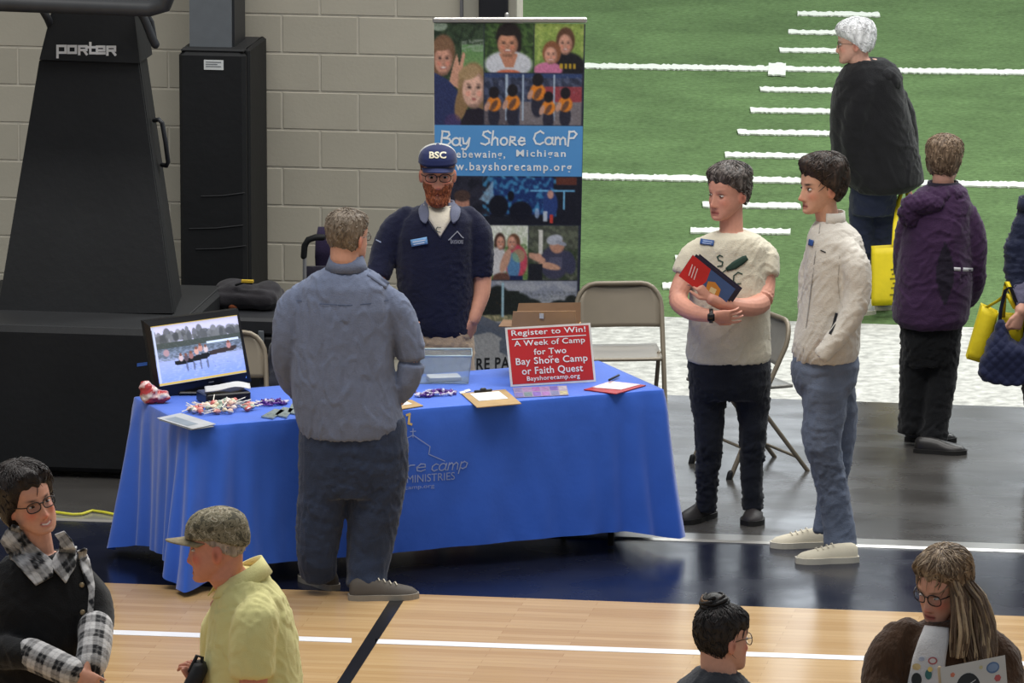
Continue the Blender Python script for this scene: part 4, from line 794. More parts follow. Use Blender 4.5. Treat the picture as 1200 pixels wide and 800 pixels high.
# black tray with a crumpled white cloth
e = thing('black_tray', 'black box in front of the monitor foot with a crumpled pale paper on top', 'box', tp(262,470)); g = Geo(); g.box((0,0,.025),(.11,.07,.025), bev=.006); flat('tray', g, m_bez, e)
U, V_ = np.meshgrid(np.linspace(-1,1,22), np.linspace(-1,1,12)); Gd = np.stack([.02+U*.115+V_*.02, .0+V_*.06+U*.01, .062+.012*np.sin(U*4+V_*3)*np.cos(V_*2)+.01*(1-U*U)], 2); g = Geo(); g.sheet(Gd, .002); o = obj('paper', g, mat('pale_paper', (190,190,192), rough=.7), None); o.location = e.matrix_world.translation; o.location = TA+MT.T@tp(262,470)+np.array([0,0,0.0]); o.rotation_euler = (0,0,TROT); tag(o, 'crumpled pale paper lying on the black box beside the lollipops', 'paper')
# leaflets at the left front edge
for i, (q, rgb, lb) in enumerate(((((184,490),(212,484),(253,497),(226,503)), (174,176,178), 'topmost pale leaflet at the front left edge of the blue table'), (((186,492),(214,487),(251,500),(224,504)), (124,128,132), 'lower grey leaflet at the front left edge of the blue table'))):
    z = ZC+.004*(1-i); e, qq = quad_thing('leaflet', lb, 'leaflet', q, .002, mat('leaflet_paper', rgb, rough=.4), 'sheet', z=z, group='leaflets at the left front edge')
    if i == 0: f_ = quadf(*qq); newobj('print_block', [f_(u, v)+Z*.0026 for u, v in ((.1,.15),(.55,.15),(.55,.8),(.1,.8))], [(0,1,2,3)], mat('grey_print', (128,138,146), rough=.4), e, smooth=False, rec=False)
# lollipops
rl = random.Random(12); mst = mat('lolly_stick', (228,224,214), rough=.6, var=.03); cands = [mat('candy_wrap', c, rough=.3, var=.15, scale=40) for c in ((216,150,140),(226,190,172),(200,104,98),(214,200,170),(160,176,160),(230,212,204))]
def lolly_mesh():
    g = Geo(); g.tube([(0,0,0),(.075,0,.0)], .0022, 6); st = bpy.data.meshes.new('stick'); st.from_pydata(g.verts().tolist(), [], g.F); st.materials.append(mst)
    cm = []
    for m in cands: g = Geo(); g.ell((-.007,0,0),(.0145,.013,.012), None, 10, 7); g.tube([(.004,0,0),(.009,0,0),(.015,0,0)],[.008,.003,.0055], 8, round_=False); me = bpy.data.meshes.new('candy'); me.from_pydata(g.verts().tolist(), [], g.F); me.shade_smooth(); me.materials.append(m); cm.append(me)
    return st, cm
st_, cm_ = lolly_mesh(); c0 = tp(262,481)
for i in range(64):
    a = rl.uniform(0, 6.28); q = rl.random()**.6; x, y = c0[0]+math.cos(a)*q*.175, c0[1]+math.sin(a)*q*.085; hh = ZC+.012+.045*(1-q)*rl.uniform(.3, 1)
    e = empty('lollipop', TA+MT.T@np.array([x, y, hh]), 0); e.rotation_euler = (rl.uniform(-.3,.3), rl.uniform(-.45,.25)*(1-q*.8), rl.uniform(0, 6.28)); ci = rl.randrange(6); tag(e, ('salmon pink','pale peach','dark red','cream yellow','pale green','off-white')[ci]+' wrapped lollipop in the loose heap before the monitor', 'lollipop', ('pink','peach','red','cream','green','white')[ci]+' lollipops heaped on the blue cloth')
    for nm, me in (('stick', st_), ('candy', cm_[ci])): o = bpy.data.objects.new(nm, me); COL.objects.link(o); o.parent = e
# wrapped purple and white sweets, two heaps
def sweet_mesh(m):
    g = Geo(); g.tube([(-.016,0,0),(-.010,0,0),(-.006,0,0),(.006,0,0),(.010,0,0),(.016,0,0)], [.006,.003,.006,.006,.003,.006], 8, round_=False); me = bpy.data.meshes.new('sweet'); me.from_pydata(g.verts().tolist(), [], g.F); me.materials.append(m); return me
sw = [sweet_mesh(mat('sweet_wrap', c, rough=.3)) for c in ((84,42,130),(70,34,116),(206,200,216),(110,64,150))]
for cx, cy2, rx, ry, nn, grp in ((316,474,.085,.045,44,'purple sweets beside the lollipops'), (510,463,.105,.05,60,'purple sweets right of the man in the blue grey shirt')):
    c0 = tp(cx, cy2)
    for i in range(nn):
        a = rl.uniform(0, 6.28); q = rl.random()**.55; hh = ZC+.007+.022*(1-q)*rl.random(); ci = rl.choice((0,0,1,2,2,3)); o = bpy.data.objects.new('wrapped_sweet', sw[ci]); o.location = TA+MT.T@np.array([c0[0]+math.cos(a)*q*rx, c0[1]+math.sin(a)*q*ry, hh]); o.rotation_euler = (rl.uniform(-.3,.3), rl.uniform(-.3,.3), rl.uniform(0, 6.28)); COL.objects.link(o)
        cn = ('purple','dark purple','white','light purple')[ci]; grp_ = cn+' '+grp.replace('purple ', ''); tag(o, cn+' twist-wrapped sweet in the '+('heap between lollipops and man in blue grey' if cx < 400 else 'heap in front of the clear plastic bin'), 'sweet', grp_)
# shiny packets
for i, (q, lb) in enumerate(((((306,489),(322,480),(334,482),(320,491)), 'leftmost shiny flat packet beside the purple sweets'), (((322,487),(332,478),(344,480),(336,490)), 'middle shiny flat packet near the man in blue grey'), (((337,484),(342,474),(356,476),(351,487)), 'rightmost shiny flat packet partly behind the man in blue grey'))):
    quad_thing('packet', lb, 'packet', q, .006, mat('shiny_packet', (150,164,166), rough=.15, metal=.3, var=.3, scale=40), 'foil', group='shiny packets at the front edge')
# clipboards
def clipboard(px4, lb, clip_at=.5):
    e, q = quad_thing('clipboard', lb, 'clipboard', px4, .004, mat('brown_hardboard', (172,142,98), rough=.55), 'board'); f_ = quadf(*q)
    slabq('paper', [f_(u, v)+Z*.0045 for u, v in ((.16,.10),(.82,.10),(.84,.62),(.18,.62))], Z, .001, mat('white_paper', (222,222,222), rough=.6), e)
    g = Geo(); a, b = f_(.30,.05)+Z*.010, f_(.66,.05)+Z*.010; g.tube([a, b], .006, 8); g.tube([(a*.6+b*.4)+np.array([0,.0,.006]), (a*.4+b*.6)+np.array([0,0,.006])], .008, 8); obj('clip', g, mat('black_clip', (30,30,32), rough=.3), e)
clipboard([(540.5,461.5),(592,457),(611,473.5),(559,478)], 'brown clipboard with white paper lying before the red sign')
clipboard([(436,474),(482,469),(496,476),(450,483)], 'brown clipboard half hidden beside the man in the blue grey shirt')
for i, (x, y) in enumerate(((541,459.5),(547,457.5))): quad_thing('small_card', ('left','right')[i]+' of two small white cards above the middle clipboard', 'card', [(x-3,y),(x+3,y-1.5),(x+5,y+.5),(x-1,y+2)], .002, mat('white_card2', (214,214,216)), 'card')
e, q = quad_thing('photo_strip', 'narrow strip of small purple photographs lying in front of the red sign', 'leaflet', [(601,454.5),(664,452),(666.5,463),(604,466)], .002, mat('strip_edge', (150,140,170), rough=.35), 'strip'); f_ = quadf(*q); rq = random.Random(3)
for i in range(6):
    for j in range(2): newobj('photo', [f_((i+a_)/6, (j+b_)/2)+Z*.0026 for a_, b_ in ((.06,.08),(.94,.08),(.94,.92),(.06,.92))], [(0,1,2,3)], mat('tiny_photo', (rq.randint(90,160) if i < 5 else 170, rq.randint(86,130) if i < 5 else 165, rq.randint(130,180)), rough=.35, var=.35, scale=60), e, smooth=False, rec=False)
e, q = quad_thing('red_folder', 'red folder with a glossy printed sheet at the right end of the table', 'folder', [(684,457),(718,448),(757,452),(722,462)], .004, mat('red_folder', (170,36,42), rough=.4), 'cover'); f_ = quadf(*q); slabq('glossy_sheet', [f_(u, v)+Z*.0045 for u, v in ((.22,.02),(1.0,-.06),(.98,.86),(.34,.84))], Z, .0015, mat('glossy_sheet', (196,160,158), rough=.15, var=.35, scale=25), e)
g = Geo(); a, b = tp(714,448), tp(725,442.5); g.tube([a+Z*.012, b+Z*.012], .006, 8); c_ = (a+b)/2; o = obj('pen', Geo().add(g.verts()-c_, g.F), mat('black_pen', (24,24,26), rough=.3), None); o.location = TA+MT.T@c_; o.rotation_euler = (0,0,TROT); tag(o, 'black pen lying beside the red folder', 'pen')
# clear plastic bin
loc = tp(520, 446); e = thing('plastic_bin', 'clear plastic bin with a slip of paper in it, before the bearded man', 'bin', loc, -TROT+YAW); mpl = mat('clear_plastic', (225,235,240), rough=.12, trans=.82, var=0, spec=.4); mpl.node_tree.nodes['Principled BSDF'].inputs['IOR'].default_value = 1.12
w0, d0, w1, d1, hb = .115, .075, .132, .09, .135
def wall_(a0, a1, b0, b1, nm='wall'): g = Geo(); g.ribbon([np.array(a0), np.array(b0)], [np.array(a1), np.array(b1)], .003); flat(nm, g, mpl, e)
wall_((-w0,-d0,0),(w0,-d0,0),(-w1,-d1,hb),(w1,-d1,hb)); wall_((-w0,d0,0),(w0,d0,0),(-w1,d1,hb),(w1,d1,hb)); wall_((-w0,-d0,0),(-w0,d0,0),(-w1,-d1,hb),(-w1,d1,hb)); wall_((w0,-d0,0),(w0,d0,0),(w1,-d1,hb),(w1,d1,hb))
g = Geo(); g.box((0,0,.003),(w0,d0,.002)); flat('floor_panel', g, mpl, e); g = Geo(); g.tube([(-w1,-d1,hb),(w1,-d1,hb),(w1,d1,hb),(-w1,d1,hb),(-w1,-d1,hb)], .005, 6, round_=False); obj('rim', g, mat('bin_rim', (196,216,222), rough=.2, trans=.4), e)
g = Geo(); g.box((-w1-.004,0,hb-.01),(.006,.03,.012), bev=.003); flat('latch', g, mat('teal_latch', (120,190,186), rough=.4), e)
g = Geo(); g.box((0,0,0),(.075,.05,.008), np.array(frame(12))); o = flat('paper_slips', g, mat('cream_slips', (214,206,196)), None); o.location = TA+MT.T@(loc+np.array([0,0,.016])); o.rotation_euler = (0,0,YAW); tag(o, 'pale paper slips lying in the bottom of the clear bin', 'paper')
# cardboard box behind the sign
q0 = tp(648, 441)+np.array([0,.085,0]); e = thing('cardboard_box', 'open brown cardboard box standing behind the red sign', 'box', q0, -TROT+R(2)); mcb = mat('cardboard', (168,132,96), rough=.8, var=.08); mci = mat('cardboard_inside', (118,90,66), rough=.85); bw, bd, bh = .155, .085, .235
for c_, h_ in (((0,-bd,bh/2),(bw,.003,bh/2)),((0,bd,bh/2),(bw,.003,bh/2)),((-bw,0,bh/2),(.003,bd-.004,bh/2)),((bw,0,bh/2),(.003,bd-.004,bh/2)),((0,0,.003),(bw-.004,bd-.004,.003))): g = Geo(); g.box(c_, h_); flat('side', g, mcb, e)
for sd, m_ in ((-1, mcb), (1, mci)): g = Geo(); g.ribbon([(-bw,sd*bd,bh),(bw,sd*bd,bh)],[(-bw+.01,sd*(bd+(.008 if sd < 0 else .04)),bh+.075),(bw-.005,sd*(bd+(.008 if sd < 0 else .04)),bh+.085)], .004); flat('flap', g, m_, e)
g = Geo(); g.ribbon([(-bw,-bd,bh),(-bw,bd,bh)],[(-bw-.06,-bd,bh+.0),(-bw-.06,bd,bh+.0)], .004); flat('flap', g, mci, e); g = Geo(); g.ribbon([(-.02,-bd-.010,bh+.045),(.0,-bd-.010,bh+.045)],[(-.02,-bd-.013,bh+.07),(.0,-bd-.013,bh+.07)], .002); flat('tape', g, mat('white_tape', (206,206,204)), e)
# ------------------------------------------------------------------ folding chairs
M_tan = mat('tan_chair_enamel', (128,118,102), rough=.4, metal=.15, var=.06); M_tand = mat('tan_chair_panel', (124,115,100), rough=.35, metal=.2, var=.05)
def folding_chair(loc, yaw, label, panel=M_tand, group='metal folding chairs around the table'):
    A = np.asarray(loc, float).copy(); A[2] = 0; e = empty('folding_chair', A, YAW+R(yaw)); tag(e, label, 'chair', None)   # faces -y at yaw 0
    w = .215; n = 8
    arch = [(-w,-.20,.0),(-w,-.02,.40),(-w,.10,.64)]+[(-w+.10*(1-math.cos(R(90*k/5))), .10+.04*math.sin(R(90*k/5)), .64+.115*math.sin(R(90*k/5))) for k in range(1, 6)]+[(w-.10*(1-math.cos(R(90*k/5))), .10+.04*math.sin(R(90*k/5)), .64+.115*math.sin(R(90*k/5))) for k in range(5, 0, -1)]+[(w,.10,.64),(w,-.02,.40),(w,-.20,.0)]
    g = Geo(); g.tube(arch, .0125, 10); obj('back_frame', g, M_tan, e)
    g = Geo(); g.tube([(-w+.03,.24,.0),(-w+.03,-.10,.44)], .011, 8); g2 = Geo(); g2.tube([(w-.03,.24,.0),(w-.03,-.10,.44)], .011, 8); obj('rear_leg', g, M_tan, e); obj('rear_leg', g2, M_tan, e)
    g = Geo(); g.tube([(-w+.03,.19,.07),(w-.03,.19,.07)], .008, 8); obj('stretcher', g, M_tan, e); g = Geo(); g.tube([(-w,-.13,.15),(w,-.13,.15)], .008, 8); obj('stretcher', g, M_tan, e)
    U, V_ = np.meshgrid(np.linspace(-1,1,14), np.linspace(-1,1,12)); Gd = np.stack([U*.195*(1-.06*(V_ < -.7)), V_*.20-.05, .435-.008*(1-U*U)*(1-V_*V_)+.012*(V_ < -.8)*0], 2); g = Geo(); g.sheet(Gd, .014); obj('seat', g, panel, e)
    Gd = np.stack([U*.205, .085+.03*U*U*-1+.03+ .03*(V_), .60+V_*.085+.0*U], 2); zz = .545+(V_+1)/2*.205; hw = np.where(zz > .64, w-.10+.10*np.sqrt(np.clip(1-((zz-.64)/.118)**2, 0, 1)), w)-.006; Gd = np.stack([U*hw, .055+(zz-.545)*.42+.018*(1-U*U), zz], 2); g = Geo(); g.sheet(Gd, .008); obj('backrest', g, panel, e)
    for sx in (-w, w): 
        for y_ in (-.205,): g = Geo(); g.tube([(sx,y_,.0),(sx,y_+.008,.03)], .0155, 8); obj('foot_cap', g, M_pad, e)
    return e
folding_chair(P(727, 510), 4, 'tan metal folding chair behind the right end of the table')
folding_chair(P(876, 548), -66, 'tan metal folding chair behind the woman in the cream tee', mat('grey_chair_panel', (138,136,130), rough=.35, metal=.2))
folding_chair(P(262, 575), 6, 'tan folding chair directly behind the computer monitor')
ch4 = folding_chair(P(372, 570), -4, 'tan folding chair behind the table with a dark jacket over it')
g = Geo(); g.ell((-.16,.06,.60),(.09,.09,.14)); g.ell((-.20,.02,.42),(.09,.10,.20)); g.ell((.0,.10,.62),(.2,.07,.13)); me = remesh(g, .012, 4); V = mesh_V(me); V = V+mesh_N(me)*(wave(V, 8, 26, 6, 1.2)*.02)[:, None]; set_V(me, V); o = link('draped_jacket', me, cloth('dark_grey_jacket', (44,46,56)), None); o.location = ch4.location; o.rotation_euler = ch4.rotation_euler; tag(o, 'dark grey jacket draped over the chair behind the table', 'jacket')
# ------------------------------------------------------------------ cases, backpack and camp chair by the wall
CA = P(272, 520); yc0 = CA[1]; x0, x1 = xr_goal+.03, onY(325, 430, yc0)[0]; zc_ = onY(270, 372, yc0)[2]
e = empty('equipment_case', ((x0+x1)/2, yc0, 0)); tag(e, 'large black equipment case standing between the goal base and the wall column', 'case'); OC = np.array(e.location)
def lb(name, x0, x1, y0, y1, z0, z1, m, e, O, bev=.0): g = cbox(x0-O[0], x1-O[0], y0-O[1], y1-O[1], z0-O[2], z1-O[2], bev); return flat(name, g, m, e)
mck = mat('black_case', (26,27,30), rough=.5, var=.1); lb('case_body', x0, x1, yc0, yc0+.5, .04, zc_-.09, mck, e, OC, .015); lb('lid', x0-.006, x1+.006, yc0-.006, yc0+.506, zc_-.088, zc_, mat('charcoal_lid', (40,41,45), rough=.5), e, OC, .015)
for xx in (x0+.08, x1-.08):
    lb('latch', xx-.015, xx+.015, yc0-.016, yc0-.007, zc_-.12, zc_-.06, M_steel, e, OC, .003)
    for yy in (yc0+.08, yc0+.42): g = Geo(); g.tube([(xx-.012-OC[0], yy-OC[1], .02), (xx+.012-OC[0], yy-OC[1], .02)], .02, 12, flat_end=True); obj('caster', g, M_steel_d, e)
g = Geo(); zq = zc_; g.box((0,0,.055),(.17,.13,.05), bev=.03); g.ell((-.06,.0,.10),(.10,.10,.04)); g.ell((.1,.02,.09),(.07,.09,.04)); me = remesh(g, .009, 4); V = mesh_V(me); V = V+mesh_N(me)*(wave(V, 18, 34, 6, 1.2)*.008)[:, None]; set_V(me, V); e = empty('backpack', ((x0+x1)/2-.06, yc0+.3, zc_), 0); tag(e, 'dark backpack with a yellow tag lying on the black case', 'backpack'); link('pack', me, cloth('dark_pack', (42,40,44)), e)
g = Geo(); g.tube([(-.04,-.1,.13),(.0,-.11,.145),(.04,-.10,.14)], .006, 8); obj('carry_loop', g, M_pad, e); g = Geo(); g.box((.02,-.105,.152),(.03,.012,.006)); flat('tag', g, mat('yellow_tag', (206,170,50)), e); 
e = empty('orange_pouch', (x0+.03, yc0+.2, zc_), .3); tag(e, 'small orange pouch beside the backpack on the black case', 'pouch'); g = Geo(); g.ell((0,0,.03),(.03,.03,.03)); obj('pouch', g, cloth('orange_fabric', (170,96,62)), e); g = Geo(); g.tube([(-.012,0,.055),(0,0,.068),(.012,0,.055)], .004, 6); obj('loop', g, M_pad, e)
KA = P(372, 478); e = empty('camp_chair', KA, YAW); tag(e, 'folded purple camp chair with grey tube frame leaning near the block wall', 'camp chair'); kk = lambda px, py, w=0: MB@(hit(px, py, KA, w)-KA); mgt = mat('grey_tube', (150,150,152), rough=.3, metal=.5)
for dx, w in ((0, 0), (16, .25)): g = Geo(); g.tube([kk(357+dx,470,w)*np.array([1,1,0]), kk(357+dx,400,w), kk(357+dx,300,w), kk(357+dx,288,w), kk(361+dx,281,w), kk(370+dx,278,w)], .011, 8); obj('frame_tube', g, mgt, e)
g = Geo(); g.tube([kk(356,300), kk(357,288), kk(361,281), kk(370,278), kk(378,278)], .017, 10); obj('arm_pad', g, M_pad, e)
g = Geo(); g.sheet(np.array([[kk(x+2*math.sin(y), y, .12+.03*math.sin(y*.1)) for x in (371,378,386,394,402)] for y in (266,282,300,320,345,380,420)]), .02); obj('seat_fabric', g, cloth('purple_fabric', (40,32,58)), e); g = Geo(); g.sheet(np.array([[kk(x, y, .02+.02*math.sin(x)) for x in (358,366,374,384)] for y in (312,330,350,400,440)]), .03); obj('side_fabric', g, cloth('dark_fabric', (34,32,44)), e)
for dx in (2, 26): g = Geo(); g.tube([kk(357+dx,468,.1)*np.array([1,1,0])+Z*.02, kk(377-dx*.3,430,.1), kk(380-dx*.4,380,.1)], .008, 6); obj('cross_tube', g, mgt, e)
# yellow cord along the threshold strip
g = Geo(); rr = [P(x, y, .018) for x, y in ((-120,590),(-60,600),(0,596),(40,597),(66,600),(85,602.5),(96,602),(108,598),(122,600),(141,604),(165,607),(190,604),(210,610))]; rr = np.array(rr); t = np.linspace(0, len(rr)-1, 90); rr = np.stack([np.interp(t, range(len(rr)), rr[:, k]) for k in range(3)], 1); o0 = rr[0].copy(); o0[2] = 0; o = obj('power_cord', Geo().add((lambda G: (G.tube(rr-o0, .0065, 6), G)[1])(Geo()).verts(), (lambda G: (G.tube(rr-o0, .0065, 6), G)[1])(Geo()).F), mat('yellow_cord', (196,190,50), rough=.5), None); o.location = o0; tag(o, 'yellow power cord snaking along the metal floor strip at the left', 'cord')
# ------------------------------------------------------------------ shared pieces for the cast
def hairline(V=None, seed=0, front=.062, side=.0, back=-.055, dip=0):
    def f(x, y, z):
        hl = np.interp(y, [-.11, -.04, -.005, .03, .06, .09], [back, back+.02, side, side+.028, front-.012, front])+.0045*np.sin(x*170+seed)+.0035*np.sin(x*83+y*60+1)
        return smoothstep(z-hl, -.005, .006)
    def ramp(x, y, z):
        hl = np.interp(y, [-.11, -.04, -.005, .03, .06, .09], [back, back+.02, side, side+.028, front-.012, front])+.0045*np.sin(x*170+seed)+.0035*np.sin(x*83+y*60+1)
        return .22+.78*smoothstep(z-hl, -.002, .012+.03*smoothstep(y, -.02, .05))
    f.ramp = ramp
    return f
def G_(p, x, y): return p.M@(P(x, y)-p.A)
def patch(p, name, La, Lb, m, bvh, off=.008, th=.006, n=14, k=6, parent=None, colfn=None):
    def res(L): L = np.array(L, float); t = np.linspace(0, len(L)-1, n); return np.stack([np.interp(t, range(len(L)), L[:, i]) for i in (0, 1)], 1)
    A, B = res(La), res(Lb); co = Vector(p.M@(CAM-p.A)); Gd = np.zeros((n, k, 3)); last = -.1
    for i in range(n):
        for j in range(k):
            q = A[i]+(B[i]-A[i])*j/(k-1); t = Vector(p.J(q[0], q[1], 0)); d = (t-co).normalized(); h = bvh.ray_cast(co, d)
            if h[0] is None: h0 = Vector(p.J(q[0], q[1], last))
            else: h0 = h[0]; last = h0.y
            Gd[i, j] = h0-d*(off+th*.5)
    for _ in range(2):
        G2 = Gd.copy(); G2[1:-1, :, 1] = (Gd[:-2, :, 1]+2*Gd[1:-1, :, 1]+Gd[2:, :, 1])/4; Gd = G2
    g = Geo(); g.sheet(Gd, th); V = g.verts(); cols = None if colfn is None else colfn(V)
    return newobj(name, V, g.F, m, parent or p.e, cols=cols)
def plaid(A, B, per=.062):
    def st(t): t = (t/per) % 1; return np.where(t < .5, 0.0, 1.0)*1.0
    def thin(t): t = (t/per) % 1; return ((t > .22)&(t < .29))*1.0-((t > .72)&(t < .79))*1.0
    v = .5*(st(A)+st(B)); v = v+.18*thin(A)+.18*thin(B); v = np.clip(v, 0, 1)
    return np.array(lin((26,27,31)))*(1-v[:, None])+np.array(lin((196,194,194)))*v[:, None]
def cap(p, name, m, mbrim, zc=.045, thick=.017, tilt=0.0, brim=.075, mesh_back=None, btilt=.02):
    mask = lambda x, y, z: smoothstep(z-(zc-.02+y*.0+np.where(y < 0, y*tilt, 0)), -.003, .003)
    o = p.shell(name, mask, lambda x, y, z: thick+.010*smoothstep(z, .05, .1)+.006*smoothstep(y, 0, .08), (0,0,0), m=m, rough_=.0005, freq=10, sink=-.02)
    U = np.linspace(-1, 1, 25); Vv = np.linspace(0, 1, 8); Gd = np.zeros((8, 25, 3))
    for i, v in enumerate(Vv):
        for j, u in enumerate(U):
            x = .074*u*(1-.08*v*v); yb = -.01+.105*math.sqrt(max(0, 1-(u*.93)**2)); y = yb+v*brim*(1-.35*u*u)*math.sqrt(max(.0, 1-.75*u*u)); z = zc-.018-v*btilt-.018*u*u*(.5+v*.5)
            Gd[i, j] = p.hp(x, y, z)
    g = Geo(); g.sheet(Gd, .004); obj('brim', g, mbrim, o)
    g = Geo(); g.ell(p.hp(0, -.006, .1155+thick+.008), np.array([.008,.008,.004])); obj('button', g, m, o); return o
def locks(p, name, paths, n, color, color2, seed=3, r=.007, spread=(.05, .03), mtl=M_hair, parent=None, voxel=None):
    # paths: centre line [(point3, halfwidth, halfdepth)]; strands keep their place across the lock
    rr = random.Random(seed); g = Geo(); C = np.array([q[0] for q in paths]); Wd = np.array([q[1] for q in paths]); Dp = np.array([q[2] for q in paths]); t = np.linspace(0, len(C)-1, 14); cols = []
    for k in range(n):
        a = rr.uniform(0, 2*math.pi); q = math.sqrt(rr.random()); u, v = q*math.cos(a), q*math.sin(a); ph = rr.uniform(0, 6); pts = []
        for s_ in t:
            c = np.array([np.interp(s_, range(len(C)), C[:, i]) for i in range(3)]); w = np.interp(s_, range(len(C)), Wd); d = np.interp(s_, range(len(C)), Dp)
            pts.append(c+RL*(u*w)+DL*(v*d)+RL*.005*math.sin(s_*2.6+ph)+DL*.004*math.cos(s_*2.1+ph*2))
        pts = np.array(pts); L_ = rr.uniform(.82, 1); m_ = max(5, int(len(pts)*L_)); rad = r*np.sin(np.linspace(.35, 2.9, m_))**.5*rr.uniform(.7, 1.2)
        n0 = g.n; g.tube(pts[:m_], rad, 6); cc = np.array(lin(color if rr.random() < .55 else color2))*rr.uniform(.8, 1.2); cols.append(np.tile(cc, (g.n-n0, 1)))
    return newobj(name, g.verts(), g.F, mtl, parent or p.e, cols=np.vstack(cols))
RL = np.array([1.,0,0]); DL = np.array([0,1.,0])
M_black = cloth('black_wool', (24,24,26), var=.12); M_sole_w = mat('white_rubber', (196,190,176), rough=.6, var=.05); M_sole_b = mat('black_rubber', (28,27,26), rough=.6, var=.1)
M_leather = mat('black_leather', (30,28,28), rough=.35, var=.15); M_lace = mat('pale_lace', (205,198,180), rough=.8)
def trousers(p, name, pel, legs, m, wrk=.006, seed=2, belt=None, **k):
    g = Geo(); p.rings(g, pel)
    for L in legs: p.limb(g, L, n=18, flat_end=True)
    return p.garment(name, g, m, voxel=.010, smooth=5, wrk=wrk, freq=13, seed=seed, dirs=(1, 1, 1.5), **k)
def cxm(r): return (r[3][1]+r[3][2])/2
def top(p, name, rings, sleeves, m, inset=5, **k):
    g = Geo(); p.rings(g, rings)
    for L in sleeves: q = L[0]; p.limb(g, [(q[0]+(cxm(rings)-q[0])*.06, q[1]+q[3]*.22, q[2], q[3]*.80)]+list(L[1:]), n=18, flat_end=True)
    p.rings(p.bg, [(q[0], q[1]+inset, q[2]-inset, q[3]-.02, q[4]) for q in rings[:-1]], n=20)
    return p.garment(name, g, m, **k)
# ------------------------------------------------------------------ 1 man with his back to us at the table
def back_man():
    p = Person('man seen from behind in a blue grey shirt, at the front of the table', 405, 696); s = p.s
    p.head(408, 277, .0, 143, 4, k=1.05, jaw=1.05, full=.6); p.neck(406, 316, 0, r=.068, r2=.09)
    sl = [[(356,338,0,18),(343,362,0,19),(336,395,-.01,18),(336,428,.03,16),(344,450,.14,14),(356,458,.25,12)], [(446,338,0,18),(463,362,0,18.5),(476,392,0,17.5),(482,420,0,16.5),(478,446,.0,14.5),(468,464,.02,11)]]
    m = cloth('blue_grey_shirt', (102,111,134), var=.07, scale=30)
    top(p, 'shirt', [(313,386,428,.07,0),(321,366,442,.10,0),(334,351,454,.13,0),(360,344,461,.15,0),(400,341,460,.16,0),(440,341,461,.165,0),(470,344,468,.17,0),(496,349,473,.17,0),(509,354,466,.165,0)], sl, m, wrk=.0045, freq=11, seed=4, voxel=.008, dirs=(1,1,.6))
    p.limb(p.bg, [(352,452,.12,9),(362,460,.25,8),(378,456,.38,7)]); p.hand(p.J(378,456,.38), (.5,.85,-.1), (0,0,-1), 20, 1)
    p.limb(p.bg, [(482,415,0,10),(478,446,.0,9),(468,468,.03,7.5)]); p.hand(p.J(468,468,.03), (-.35,.15,-.95), (-.8,.4,0), 30, -1)
    p.body((196,148,128), voxel=.0045); p.eyes(); p.glasses(M_wire)
    p.shell('hair', hairline(front=.07, side=.005, back=-.085), lambda x, y, z: .012-.004*smoothstep(z, .08, .11), (94,82,70), strands=500, slen=0.022, color2=(128,116,102), rough_=.0016, freq=110, seed=2)
    p.parts['hair'] = 1
    collar_band(p, 'collar', p.J(406, 314, -.0), .080, .078, .058, m, -50, 230, flare=.016, tilt=(0,0), yaw=0)
    b = p.bvh(['shirt'])
    patch(p, 'epaulette', [(430,322),(452,338)], [(434,315),(457,331)], m, b, off=.002, th=.005, n=8, k=4)
    # yoke seam across the back
    V2, Fc = stroke_geo([([(348,352),(375,356),(405,358),(432,356),(455,352)], .9)])
    p.decal('yoke_seam', V2, Fc, cloth('seam_thread', (66,78,104)), b, off=.004)
    trousers(p, 'jeans', [(488,352,475,.15,0),(520,350,478,.155,0),(550,350,478,.15,0),(578,352,474,.13,0)], [[(382,556,0,31),(376,600,0,28),(372,640,0,25),(372,655,0,22.5),(373,673,.03,21.5)], [(445,556,0,32),(438,600,0,31),(433,645,0,27),(430,670,-.02,24),(429,688,-.04,23)]], cloth('dark_denim', (44,54,76), var=.16), wrk=.0045, seed=8)
    ms = mat('tan_grey_sneaker', (72,66,60), rough=.7, var=.2)
    g1, g2 = G_(p, 386, 689), G_(p, 424, 702); msl = mat('grey_rubber', (132,126,116), rough=.6); shoe(p, 'shoe', g1, -150, .30, .11, ms, msl, sole=.026, hgt=.085, lace=M_lace); shoe(p, 'shoe', g2, 98, .31, .11, ms, msl, sole=.026, hgt=.085, lace=M_lace)
back_man()
